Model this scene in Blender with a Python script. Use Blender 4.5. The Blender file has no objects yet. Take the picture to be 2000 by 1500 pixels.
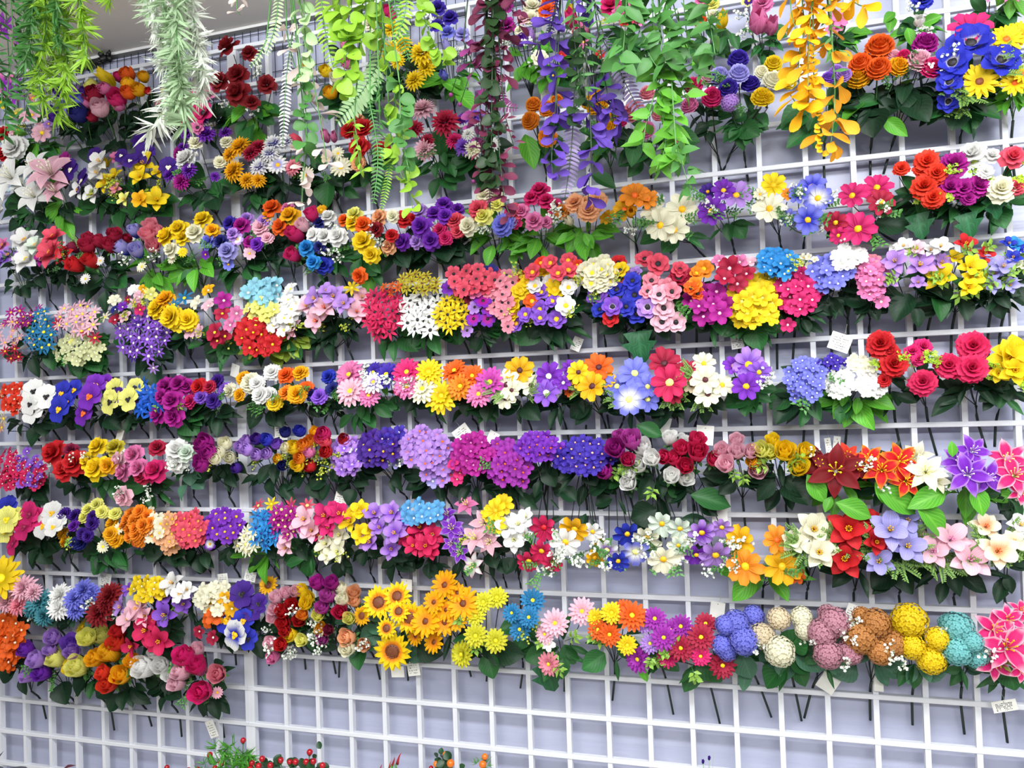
import bpy, math, random
from mathutils import Vector, Matrix, Quaternion
rnd = random.Random(11)
scene = bpy.context.scene
COL = scene.collection
D = bpy.data
U = rnd.uniform

# ------------------------------------------------------------------ camera
cam = D.cameras.new('camera'); camo = D.objects.new('camera', cam); COL.objects.link(camo)
cam.sensor_width = 36.0; cam.lens = 27.0; cam.clip_start = .02; cam.clip_end = 60
rt, up, bk = [Vector(v) for v in [[0.958332, 0.283557, -0.034579], [0.03796, -0.006438, 0.999259], [0.283124, -0.958934, -0.016934]]]
camo.matrix_world = Matrix(((rt.x, up.x, bk.x, 1.3409), (rt.y, up.y, bk.y, -1.8641), (rt.z, up.z, bk.z, 1.55), (0, 0, 0, 1)))
scene.camera = camo
# ------------------------------------------------------------------ light and exposure
w = D.worlds.new('world'); scene.world = w; w.use_nodes = True
bgn = w.node_tree.nodes['Background']; bgn.inputs[0].default_value = (.93, .95, 1.0, 1); bgn.inputs[1].default_value = .14
def area(x, y, z, sx, sy, power, name, tilt=0):
    l = D.lights.new(name, 'AREA'); l.shape = 'RECTANGLE'; l.size = sx; l.size_y = sy; l.energy = power; l.color = (.975, .99, 1.0)
    o = D.objects.new(name, l); COL.objects.link(o); o.location = (x, y, z); o.rotation_euler.x = tilt; return o
for x, y, p in ((.1, -1.5, 22), (1.5, -1.5, 28), (2.9, -1.5, 34), (.1, -3.4, 26), (1.5, -3.4, 30), (2.9, -3.4, 34)):
    area(x, y, 2.6, 1.2, .3, p, 'ceiling_lamp', math.radians(42 if y > -2 else 20))   # battens turned towards the display wall
scene.view_settings.view_transform = 'Standard'; scene.view_settings.look = 'None'
scene.view_settings.gamma = 1.0; scene.view_settings.use_curve_mapping = False
scene.view_settings.exposure = 0.5

# ------------------------------------------------------------------ colours and materials
def lin(h):
    h = h.lstrip('#'); o = []
    for i in (0, 2, 4):
        c = int(h[i:i + 2], 16) / 255; o.append(c / 12.92 if c <= .04045 else ((c + .055) / 1.055) ** 2.4)
    return tuple(o)
PAL = {k: lin(v) for k, v in dict(
    aqua='8FCBDD', azb='1760D0', azur='2C93DE', bei='E3D3B2', blk='120C14', blu='3038C0', brn='6A3412', cer='2480B4', cop='C98A4A',
    cor='E8526A', cpk='D81F5C', cream='F1EED2', crim='B31640', dke='4A1420', dpk='C98FA0', dpur='43188C', dred='8C0F1C', gold='F4B400',
    hot='DC2474', indg='3F28A8', lav='A9A4E6', lcr='D9DDA8', lem='F0EE80', lil='B88CE0', lorg='F79420', lpk='F3BFCF', mag='AE1690',
    mint='DDEBDB', mpu='A02AA8', nav='1B2078', org='EE6412', pch='F6B787', peri='7B80E2', pk2='F093A6', pmg='C245AA', pnk='E77EB4',
    pur='7A28B8', red='CC1620', rorg='E63A1E', roy='2233B4', sky='62AEE6', teal='4A98A6', tur='7FCBCB', vio='8E58D2', wht='F3F3F0',
    wine='8A1240', wred='A8163C', yel='F8D714', ylg='C8B82C', ylm='D8D42A',
    grn2='3E7A3A', grn3='4C8440', lime='8FBC38', lime2='62A634', frst='E4EADF', frst2='A9C49C', palg='B4D49C', palg2='B9DEA6', blsh='E3D2CB',
    vpur='8E2AB0', burg='6E2344', plum='8C3478', dkgn='24401F', vgry='84769E', vlf='5E3EA6', gold2='F0A820').items()}
MATS = {}
def nodes_of(name):
    m = D.materials.new(name); m.use_nodes = True; nt = m.node_tree
    return m, nt, nt.nodes['Principled BSDF'], nt.nodes['Material Output']
def leafy(nt, bsdf, out, colsock, trans):
    """Thin cloth or plastic: a share of the light passes through."""
    t = nt.nodes.new('ShaderNodeBsdfTranslucent'); nt.links.new(colsock, t.inputs[0])
    mx = nt.nodes.new('ShaderNodeMixShader'); mx.inputs[0].default_value = trans
    nt.links.new(bsdf.outputs[0], mx.inputs[1]); nt.links.new(t.outputs[0], mx.inputs[2]); nt.links.new(mx.outputs[0], out.inputs[0])
def vary(nt, colsock, lo, hi):
    oi = nt.nodes.new('ShaderNodeObjectInfo'); mr = nt.nodes.new('ShaderNodeMapRange'); mr.inputs[3].default_value = lo; mr.inputs[4].default_value = hi
    nt.links.new(oi.outputs['Random'], mr.inputs[0])
    hs = nt.nodes.new('ShaderNodeHueSaturation'); nt.links.new(mr.outputs[0], hs.inputs['Value']); nt.links.new(colsock, hs.inputs['Color'])
    return hs.outputs[0]
def petal_mat(a, b, edge=False, eye=False):
    key = ('p', a, b, edge, eye)
    if key in MATS: return MATS[key]
    m, nt, bs, out = nodes_of('petal_%s_%s' % (a, b)); N = nt.nodes.new; L = nt.links.new
    ca, cb = PAL[a], PAL[b]
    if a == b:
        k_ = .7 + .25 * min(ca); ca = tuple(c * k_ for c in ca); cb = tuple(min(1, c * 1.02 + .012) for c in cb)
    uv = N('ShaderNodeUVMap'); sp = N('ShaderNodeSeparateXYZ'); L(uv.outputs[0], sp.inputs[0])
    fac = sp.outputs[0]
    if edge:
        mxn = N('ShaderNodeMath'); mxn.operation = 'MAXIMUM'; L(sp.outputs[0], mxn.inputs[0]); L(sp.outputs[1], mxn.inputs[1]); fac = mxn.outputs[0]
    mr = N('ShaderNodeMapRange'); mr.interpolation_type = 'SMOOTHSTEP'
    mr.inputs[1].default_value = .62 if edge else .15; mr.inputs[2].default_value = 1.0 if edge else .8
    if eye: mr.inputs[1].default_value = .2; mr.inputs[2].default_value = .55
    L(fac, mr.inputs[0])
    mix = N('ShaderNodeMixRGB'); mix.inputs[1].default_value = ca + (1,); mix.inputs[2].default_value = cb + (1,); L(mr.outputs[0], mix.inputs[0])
    # faint veins running along the petal
    wv = N('ShaderNodeMath'); wv.operation = 'SINE'; mu = N('ShaderNodeMath'); mu.operation = 'MULTIPLY'; mu.inputs[1].default_value = 26
    L(sp.outputs[1], mu.inputs[0]); L(mu.outputs[0], wv.inputs[0])
    vr = N('ShaderNodeMapRange'); vr.inputs[1].default_value = -1; vr.inputs[3].default_value = .82; vr.inputs[4].default_value = 1.0; L(wv.outputs[0], vr.inputs[0])
    mm = N('ShaderNodeMixRGB'); mm.blend_type = 'MULTIPLY'; mm.inputs[0].default_value = 1; L(mix.outputs[0], mm.inputs[1]); L(vr.outputs[0], mm.inputs[2])
    c = vary(nt, mm.outputs[0], .9, 1.08)
    L(c, bs.inputs['Base Color']); bs.inputs['Roughness'].default_value = .62; bs.inputs['Specular IOR Level'].default_value = .25
    leafy(nt, bs, out, c, .28); MATS[key] = m; return m
def flat_mat(col, rough=.6, trans=0, name=None, lo=.88, hi=1.1):
    key = ('f', col, rough, trans)
    if key in MATS: return MATS[key]
    m, nt, bs, out = nodes_of(name or 'surface_%s' % (col if isinstance(col, str) else 'plain'))
    rgb = nt.nodes.new('ShaderNodeRGB'); rgb.outputs[0].default_value = (PAL[col] if isinstance(col, str) else col) + (1,)
    tc = nt.nodes.new('ShaderNodeTexCoord'); nz = nt.nodes.new('ShaderNodeTexNoise'); nz.inputs['Scale'].default_value = 40
    nt.links.new(tc.outputs['Object'], nz.inputs[0])
    mr = nt.nodes.new('ShaderNodeMapRange'); mr.inputs[3].default_value = .86; mr.inputs[4].default_value = 1.12; nt.links.new(nz.outputs[0], mr.inputs[0])
    mm = nt.nodes.new('ShaderNodeMixRGB'); mm.blend_type = 'MULTIPLY'; mm.inputs[0].default_value = 1
    nt.links.new(rgb.outputs[0], mm.inputs[1]); nt.links.new(mr.outputs[0], mm.inputs[2])
    c = vary(nt, mm.outputs[0], lo, hi)
    nt.links.new(c, bs.inputs['Base Color']); bs.inputs['Roughness'].default_value = rough
    if trans: leafy(nt, bs, out, c, trans)
    MATS[key] = m; return m
LEAFC = dict(dk=('12301C', '1A3E24'), md=('245A2A', '306A34'), br=('4C9628', '68AC38'), ml=('1E5632', '286A40'), mi=('46745A', '567F66'), yl=('84A032', '9CB444'))
def leaf_mat(st):
    key = ('l', st)
    if key in MATS: return MATS[key]
    m, nt, bs, out = nodes_of('leaf_%s' % st); N = nt.nodes.new; L = nt.links.new
    a, b = [lin(c) for c in LEAFC[st]]
    uv = N('ShaderNodeUVMap'); sp = N('ShaderNodeSeparateXYZ'); L(uv.outputs[0], sp.inputs[0])
    # side veins slanting away from a paler midrib
    ad = N('ShaderNodeMath'); ad.operation = 'MULTIPLY_ADD'; ad.inputs[1].default_value = -.55
    L(sp.outputs[1], ad.inputs[0]); L(sp.outputs[0], ad.inputs[2])
    mu = N('ShaderNodeMath'); mu.operation = 'MULTIPLY'; mu.inputs[1].default_value = 42; L(ad.outputs[0], mu.inputs[0])
    sn = N('ShaderNodeMath'); sn.operation = 'SINE'; L(mu.outputs[0], sn.inputs[0])
    r1 = N('ShaderNodeMapRange'); r1.inputs[1].default_value = .55; r1.inputs[2].default_value = 1; L(sn.outputs[0], r1.inputs[0])
    r2 = N('ShaderNodeMapRange'); r2.inputs[1].default_value = .16; r2.inputs[2].default_value = .03; L(sp.outputs[1], r2.inputs[0])
    mxn = N('ShaderNodeMath'); mxn.operation = 'MAXIMUM'; L(r1.outputs[0], mxn.inputs[0]); L(r2.outputs[0], mxn.inputs[1])
    mix = N('ShaderNodeMixRGB'); mix.inputs[1].default_value = a + (1,); mix.inputs[2].default_value = b + (1,); L(mxn.outputs[0], mix.inputs[0])
    c = vary(nt, mix.outputs[0], .75, 1.25)
    L(c, bs.inputs['Base Color']); bs.inputs['Roughness'].default_value = .5; bs.inputs['Specular IOR Level'].default_value = .35
    leafy(nt, bs, out, c, .18); MATS[key] = m; return m
STEM = flat_mat(lin('16241C'), .5, 0, 'dark_stem'); STEMG = flat_mat(lin('3C6A34'), .5, 0, 'green_stem')

# ------------------------------------------------------------------ mesh building
class MB:
    def __init__(s): s.v = []; s.f = []; s.uv = []; s.m = []
    def grid(s, rows, uvs, mat=0):
        b = len(s.v); nr = len(rows); nc = len(rows[0])
        for r, u in zip(rows, uvs): s.v += r; s.uv += u
        for i in range(nr - 1):
            for j in range(nc - 1):
                k = b + i * nc + j; s.f.append((k, k + 1, k + nc + 1, k + nc)); s.m.append(mat)
    def petal(s, L, W, prof, a0, a1, r0, z0, phi, cup=.15, nu=4, ruffle=0, tip=.06, mat=0, cols=(-1, 0, 1), side=0):
        r, z = r0, z0; rows = []; uvs = []; cp, sp_ = math.cos(phi), math.sin(phi)
        for i in range(nu + 1):
            t = i / nu; a = math.radians(a0 + (a1 - a0) * t)
            if i:
                am = math.radians(a0 + (a1 - a0) * (t - .5 / nu)); r += L / nu * math.cos(am); z += L / nu * math.sin(am)
            q = t * (len(prof) - 1); k = min(int(q), len(prof) - 2); wd = W / 2 * (prof[k] + (prof[k + 1] - prof[k]) * (q - k))
            row = []; ur = []
            for c in cols:
                rr, zz, tg = r, z, c * wd + side * t * L
                if i == nu: rr += tip * L * (1 - abs(c)) * math.cos(a); zz += tip * L * (1 - abs(c)) * math.sin(a)
                lift = cup * wd * c * c
                rr -= lift * math.sin(a); zz += lift * math.cos(a)
                if ruffle and i > 0:
                    dz = U(-1, 1) * ruffle * t * L; zz += dz; rr += dz * .4
                row.append((rr * cp - tg * sp_, rr * sp_ + tg * cp, zz)); ur.append((t, abs(c)))
            rows.append(row); uvs.append(ur)
        s.grid(rows, uvs, mat)
    def ring(s, n, L, W, prof, a0, a1, r0=.05, z0=0, off=0, jit=.05, **k):
        for i in range(n):
            j = 1 + U(-jit, jit)
            s.petal(L * j, W, prof, a0 + U(-4, 4), a1 + U(-8, 8), r0, z0, off + 2 * math.pi * i / n + U(-.06, .06), **k)
    def dome(s, r, h, z=0, n=10, m=3, mat=0, bump=0):
        b = len(s.v)
        for i in range(m + 1):
            a = i / m * math.pi / 2
            for j in range(n):
                p = 2 * math.pi * j / n; q = 1 + U(-bump, bump)
                s.v.append((r * math.cos(a) * math.cos(p) * q, r * math.cos(a) * math.sin(p) * q, z + h * math.sin(a) * q)); s.uv.append((i / m, 0))
        for i in range(m):
            for j in range(n):
                s.f.append((b + i * n + j, b + i * n + (j + 1) % n, b + (i + 1) * n + (j + 1) % n, b + (i + 1) * n + j)); s.m.append(mat)
    def tube(s, pts, r, n=3, mat=0, r1=None):
        b = len(s.v); pts = [Vector(p) for p in pts]; r1 = r if r1 is None else r1
        for i, p in enumerate(pts):
            d = (pts[min(i + 1, len(pts) - 1)] - pts[max(i - 1, 0)])
            d = d.normalized() if d.length > 1e-9 else Vector((0, 0, 1))
            x = d.orthogonal().normalized(); y = d.cross(x); rr = r + (r1 - r) * i / (len(pts) - 1)
            for j in range(n):
                a = 2 * math.pi * j / n; q = p + x * rr * math.cos(a) + y * rr * math.sin(a); s.v.append(tuple(q)); s.uv.append((0, 0))
        for i in range(len(pts) - 1):
            for j in range(n):
                s.f.append((b + i * n + j, b + i * n + (j + 1) % n, b + (i + 1) * n + (j + 1) % n, b + (i + 1) * n + j)); s.m.append(mat)
        s.f.append(tuple(b + j for j in range(n))[::-1]); s.m.append(mat)
        e = b + (len(pts) - 1) * n; s.f.append(tuple(e + j for j in range(n))); s.m.append(mat)
    def blob(s, c, r, mat=0, sz=1.0):
        b = len(s.v); x, y, z = c
        for d in ((1, 0, 0), (0, 1, 0), (-1, 0, 0), (0, -1, 0), (0, 0, sz), (0, 0, -sz)): s.v.append((x + r * d[0], y + r * d[1], z + r * d[2])); s.uv.append((.8, 0))
        for i in range(4):
            s.f += [(b + i, b + (i + 1) % 4, b + 4), (b + (i + 1) % 4, b + i, b + 5)]; s.m += [mat, mat]
    def ball(s, c, r, n=10, m=6, mat=0, sq=1.0):
        b = len(s.v)
        for i in range(m + 1):
            a = -math.pi / 2 + math.pi * i / m
            for j in range(n):
                p = 2 * math.pi * j / n; s.v.append((c[0] + r * math.cos(a) * math.cos(p), c[1] + r * math.cos(a) * math.sin(p), c[2] + r * sq * math.sin(a))); s.uv.append((i / m, 0))
        for i in range(m):
            for j in range(n): s.f.append((b + i * n + j, b + i * n + (j + 1) % n, b + (i + 1) * n + (j + 1) % n, b + (i + 1) * n + j)); s.m.append(mat)
    def box(s, x0, x1, y0, y1, z0, z1, mat=0, bev=0):
        b = len(s.v); e = bev
        ring = lambda z, i: [(x0 + i, y0 + i, z), (x1 - i, y0 + i, z), (x1 - i, y1 - i, z), (x0 + i, y1 - i, z)]
        lv = [ring(z0, e), ring(z0 + e, 0), ring(z1 - e, 0), ring(z1, e)] if e else [ring(z0, 0), ring(z1, 0)]
        for l in lv: s.v += l; s.uv += [(0, 0)] * 4
        for i in range(len(lv) - 1):
            for j in range(4): s.f.append((b + i * 4 + j, b + i * 4 + (j + 1) % 4, b + i * 4 + 4 + (j + 1) % 4, b + i * 4 + 4 + j)); s.m.append(mat)
        s.f.append((b + 3, b + 2, b + 1, b)); t = b + 4 * (len(lv) - 1); s.f.append((t, t + 1, t + 2, t + 3)); s.m += [mat, mat]
    def mesh(s, name, nm=1, smooth=True):
        me = D.meshes.new(name); me.from_pydata(s.v, [], s.f)
        uv = me.uv_layers.new(name='UVMap'); li = [0] * len(me.loops); me.loops.foreach_get('vertex_index', li)
        fl = []
        for i in li: fl += s.uv[i]
        uv.data.foreach_set('uv', fl)
        for _ in range(nm): me.materials.append(None)
        me.polygons.foreach_set('material_index', s.m)
        if smooth: me.polygons.foreach_set('use_smooth', [True] * len(me.polygons))
        me.update(); return me
def put(name, me, mats, parent=None, mw=None):
    o = D.objects.new(name, me); COL.objects.link(o)
    for i, m in enumerate(mats):
        o.material_slots[i].link = 'OBJECT'; o.material_slots[i].material = m
    if parent is not None: o.parent = parent
    if mw is not None: o.matrix_basis = mw
    return o
def thing(name, label, cat, loc, group=None):
    o = D.objects.new(name, None); COL.objects.link(o); o.location = loc; o.empty_display_size = .02
    o['label'] = label; o['category'] = cat
    if group: o['group'] = group
    return o
def basis(n, spin=None, upv=None):
    z = n.normalized()
    if upv is not None:
        y = (upv - z * upv.dot(z)).normalized(); x = y.cross(z); M = Matrix((x, y, z)).transposed(); return M.to_4x4()
    q = Vector((0, 0, 1)).rotation_difference(z); return (q @ Quaternion((0, 0, 1), spin or 0)).to_matrix().to_4x4()

STRAP = (.45, .8, 1, .95, .5); ROUND = (.3, .75, 1.02, .95, .5); OVAL = (.3, .8, 1, .75, .18); POINT = (.4, .9, 1, .62, .04); WIDE = (.45, .85, 1.05, 1.0, .62)
NAR = (.5, .8, 1, .9, .3)
def build_flower(kind):
    """A flower head of diameter 1 facing +Z: petals only."""
    b = MB(); R5 = (-1, -.5, 0, .5, 1)
    if kind == 'da':
        b.ring(14, .42, .15, STRAP, 14, -4, .07, 0); b.ring(12, .38, .13, STRAP, 24, 6, .06, .01, .2)
    elif kind == 'ge':
        b.ring(16, .44, .15, STRAP, 10, -12, .05, 0); b.ring(14, .38, .13, STRAP, 28, 8, .04, .01, .2); b.ring(12, .27, .11, STRAP, 48, 34, .03, .02)
    elif kind == 'co':
        b.ring(8, .44, .27, (.35, .7, .95, 1.05, .6), 24, -10, .06, 0, cup=.42, jit=.1, cols=R5, tip=.0, ruffle=.02)
    elif kind == 'mu':
        for n, L, W, a0, a1, z in ((16, .44, .15, -2, -22, 0), (15, .41, .14, 20, 0, .02), (13, .36, .13, 42, 24, .04), (11, .3, .12, 60, 50, .05), (7, .24, .1, 80, 78, .06)):
            b.ring(n, L, W, NAR, a0, a1, .04, z, U(0, 1), jit=.1, cup=.35, nu=3)
    elif kind == 'po':
        b.ball((0, 0, .02), .3, 10, 6, 0, .95)
        for th, n in ((104, 13), (86, 14), (68, 13), (51, 12), (35, 9), (20, 6), (7, 3)):
            t = math.radians(th); r0 = .34 * math.sin(t); z0 = .3 * math.cos(t)
            b.ring(n, .17, .21, WIDE, 90 - th + 52, 90 - th - 5, r0 * .85, z0 * .95 + .02, U(0, 1), ruffle=.16, nu=3, tip=-.02, jit=.12)
    elif kind == 'pe':
        for n, L, W, a0, a1, z in ((8, .47, .4, 0, -14, 0), (8, .44, .38, 20, 4, .03), (7, .38, .34, 42, 28, .05), (6, .32, .3, 62, 54, .07), (5, .25, .22, 82, 82, .08)):
            b.ring(n, L, W, WIDE, a0, a1, .03, z, U(0, 1), ruffle=.12, jit=.1, cols=R5, tip=-.03)
    elif kind == 'fl':
        b.ring(5, .45, .37, ROUND, 34, -14, .03, 0, cup=.3, jit=.12, cols=R5, tip=-.02, ruffle=.05)
    elif kind == 'st':
        b.ring(7, .45, .17, OVAL, 14, -6, .05, 0, cup=.2, jit=.08, nu=4)
    elif kind == 'pm':
        b.ring(6, .4, .34, WIDE, 12, -8, .09, 0, cup=.06, jit=.05, cols=R5, tip=-.03)
    elif kind == 'an':
        b.ring(6, .5, .46, ROUND, 42, -6, .04, 0, cup=.3, jit=.08, cols=R5); b.ring(5, .42, .42, ROUND, 62, 22, .04, .01, .5, cup=.35, jit=.08, cols=R5)
    elif kind == 'li':
        b.ring(3, .56, .27, POINT, 40, -34, .04, 0, cup=.3, nu=6, cols=R5, tip=.08); b.ring(3, .55, .32, POINT, 48, -26, .04, .02, 1.047, cup=.3, nu=6, cols=R5, tip=.08)
    elif kind == 'or':
        b.ring(3, .5, .36, OVAL, 30, -12, .04, 0, cup=.28, nu=5, cols=R5, jit=.1); b.ring(3, .48, .42, ROUND, 52, 12, .04, .02, 1.05, cup=.35, nu=5, cols=R5, jit=.1)
    elif kind == 'ma':
        b.ring(5, .52, .42, OVAL, 34, -16, .04, 0, cup=.3, nu=5, cols=R5, jit=.1); b.ring(4, .46, .4, ROUND, 58, 30, .03, .02, .5, cup=.4, nu=5, cols=R5, jit=.1)
    elif kind == 'pa':
        for ph, L, W, a in ((62, .46, .5, 24), (118, .46, .5, 24), (8, .44, .44, 16), (172, .44, .44, 16), (270, .46, .62, 6)):
            b.petal(L, W, WIDE, a, a - 26, .03, .03 if ph != 270 else .05, math.radians(ph), cup=.1, cols=R5, tip=-.04, ruffle=.03)
    elif kind == 'tu':
        b.ring(3, .95, .62, (.45, .95, 1, .8, .25), 52, 104, .03, -.35, 0, cup=.75, nu=6, cols=R5); b.ring(3, 1.0, .6, (.45, .95, 1, .75, .2), 56, 100, .02, -.33, 1.05, cup=.75, nu=6, cols=R5)
    elif kind == 'rb':
        b.ball((0, 0, 0), .19, 8, 5, 0, 1.5); b.ring(5, .92, .66, (.4, .9, 1, .95, .6), 46, 82, .03, -.4, 0, cup=.55, nu=5, cols=R5, tip=.02); b.ring(4, .86, .56, (.4, .9, 1, .95, .6), 58, 94, .02, -.34, .7, cup=.6, nu=5, cols=R5, tip=.02)
        b.ring(3, .78, .4, (.4, .9, 1, .9, .5), 70, 98, .02, -.28, .3, cup=.7, nu=4); b.ring(5, .3, .16, POINT, 10, -60, .05, -.4, .2, nu=3, mat=1)
    elif kind == 'ra':
        for n, L, W, a0, a1, r0, z in ((5, .74, .56, 22, 108, .04, -.22), (5, .62, .46, 34, 112, .03, -.12), (4, .48, .36, 52, 112, .03, -.02), (3, .34, .24, 66, 108, .02, .04)):
            b.ring(n, L, W, (.45, .9, 1.05, .95, .5), a0, a1, r0, z, U(0, 2), cup=.5, nu=6, cols=R5, tip=.02)
    elif kind == 'ro':
        for n, L, W, a0, a1, z, c in ((5, .5, .5, 16, -30, -.06, .2), (5, .46, .46, 46, 2, -.02, .3), (5, .4, .4, 64, 40, .02, .45), (4, .35, .32, 76, 72, .04, .6), (3, .3, .22, 84, 98, .05, .8)):
            b.ring(n, L, W, WIDE, a0, a1, .03, z, U(0, 2), cup=c, nu=5, cols=R5, tip=-.02, jit=.06, ruffle=.02)
    elif kind == 'su':
        b.ring(15, .36, .16, POINT, 8, -10, .17, 0, jit=.12); b.ring(14, .32, .14, POINT, 26, 8, .16, .01, .2, jit=.12)
    elif kind == 'hy':
        n = 110
        for i in range(n):
            z = 1 - 1.55 * (i + .5) / n; ph = i * 2.39996; q = math.sqrt(max(0, 1 - z * z)); c = Vector((q * math.cos(ph), q * math.sin(ph), z)) * U(.43, .49)
            M = basis(c, U(0, 6))
            for k in range(4):
                a = k * math.pi / 2; pr = []
                for (x, y, h) in ((0, 0, 0), (.045, .042, .026), (.078, 0, .004), (.045, -.042, .026)):
                    v = M @ Vector((x * math.cos(a) - y * math.sin(a), x * math.sin(a) + y * math.cos(a), h)); pr.append(tuple(v + c))
                s0 = len(b.v); b.v += pr; b.uv += [(.1, 0), (.6, 0), (1, 0), (.6, 0)]; b.f.append((s0, s0 + 1, s0 + 2, s0 + 3)); b.m.append(0)
        b.ball((0, 0, 0), .41, 10, 6, 1)
    return b
def build_center(kind):
    b = MB()
    if kind in ('da', 'co'): b.dome(.11, .07, .02, 10, 3, bump=.12)
    elif kind == 'ge': b.dome(.085, .05, .05, 10, 3, bump=.15)
    elif kind == 'su':
        b.dome(.19, .05, .02, 14, 3, bump=.12); b.ring(14, .07, .05, POINT, 60, 30, .13, .04, nu=2)
    elif kind in ('st', 'pm'): b.dome(.095, .05, .02, 8, 2, bump=.1)
    elif kind == 'fl': b.dome(.07, .05, .03, 8, 2, bump=.1)
    elif kind == 'an':
        b.dome(.16, .11, .07, 10, 3, bump=.1)
        for i in range(14):
            a = i * .449; b.tube([(.13 * math.cos(a), .13 * math.sin(a), .1), (.21 * math.cos(a), .21 * math.sin(a), .15)], .012); b.blob((.21 * math.cos(a), .21 * math.sin(a), .16), .024)
    elif kind in ('li', 'or', 'ma'):
        n, h, r = dict(li=(6, .34, .12), ma=(8, .16, .07))[kind] if kind != 'or' else (5, .2, .06)
        for i in range(n):
            a = i * 6.283 / n; e = (r * math.cos(a), r * math.sin(a), h); b.tube([(.02 * math.cos(a), .02 * math.sin(a), .02), (r * .6 * math.cos(a), r * .6 * math.sin(a), h * .6), e], .012); b.blob(e, .026, 0, 1.4)
    elif kind == 'pa':
        b.dome(.07, .05, .06, 8, 2)
        for ph, L in ((8, .1), (172, .1), (270, .13)): b.petal(L, .16, OVAL, 16, 4, .03, .06, math.radians(ph), nu=2)
    return b
CENTER = dict(da='gold', co='gold', ge='yel', su='brn', st='yel', pm='gold', fl='cream', an='blk', li='cream', **{'or': 'gold'}, ma='gold', pa='blk')
FM, CM, JM = {}, {}, {}
for k in 'ro rb da ge co mu po fl st pm an li or ma pa pe tu ra hy su'.split():
    FM[k] = []; CM[k] = []; JM[k] = []
    for v in range(3):
        b = build_flower(k); FM[k].append(b.mesh('flower_' + k, 2 if k in ('hy', 'rb') else 1))
        if k in CENTER:
            c = build_center(k); CM[k].append(c.mesh('flower_center_' + k))
            n = len(b.v); b.v += c.v; b.uv += c.uv; b.f += [tuple(i + n for i in f) for f in c.f]; b.m += [1] * len(c.f)
            JM[k].append(b.mesh('flower_joined_' + k, 2))

def leaf_mesh(shape):
    """A leaf of length 1 along +X with its upper side to +Z, folded along the midrib."""
    b = MB(); prof = dict(oval=(.04, .6, .95, 1, .85, .5, .03), lance=(.05, .5, .8, .95, .75, .4, .02), lobe=(.1, .95, .6, 1.15, .55, .5, .02), rnd=(.05, .8, 1.05, 1.1, .95, .6, .1))[shape]
    W = dict(oval=.5, lance=.26, lobe=.85, rnd=.8)[shape]; rows = []; uvs = []; n = len(prof) - 1; droop = U(.1, .32); tw = U(-.25, .25)
    for i, p in enumerate(prof):
        t = i / n; row = []; ur = []
        for c in (-1, -.5, 0, .5, 1):
            x = t * (1 - .12 * t) + (-.1 * abs(c) if shape == 'lobe' and i in (1, 3) else 0); y = c * W / 2 * p
            z = abs(c) * W * p * .22 - droop * t * t + tw * y * t + .015 * math.sin(9 * t + 3 * c)
            row.append((x, y, z)); ur.append((t, abs(c)))
        rows.append(row); uvs.append(ur)
    b.grid(rows, uvs); return b.mesh('leaf_' + shape)
LM = {s: [leaf_mesh(s) for _ in range(4)] for s in ('oval', 'lance', 'lobe', 'rnd')}
LSHAPE = dict(dk=('oval', 'oval', 'lance', 'rnd'), md=('oval', 'lance', 'rnd', 'oval'), br=('oval', 'lance', 'oval'), ml=('lobe',), mi=('rnd', 'oval'), yl=('oval', 'rnd'))

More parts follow.
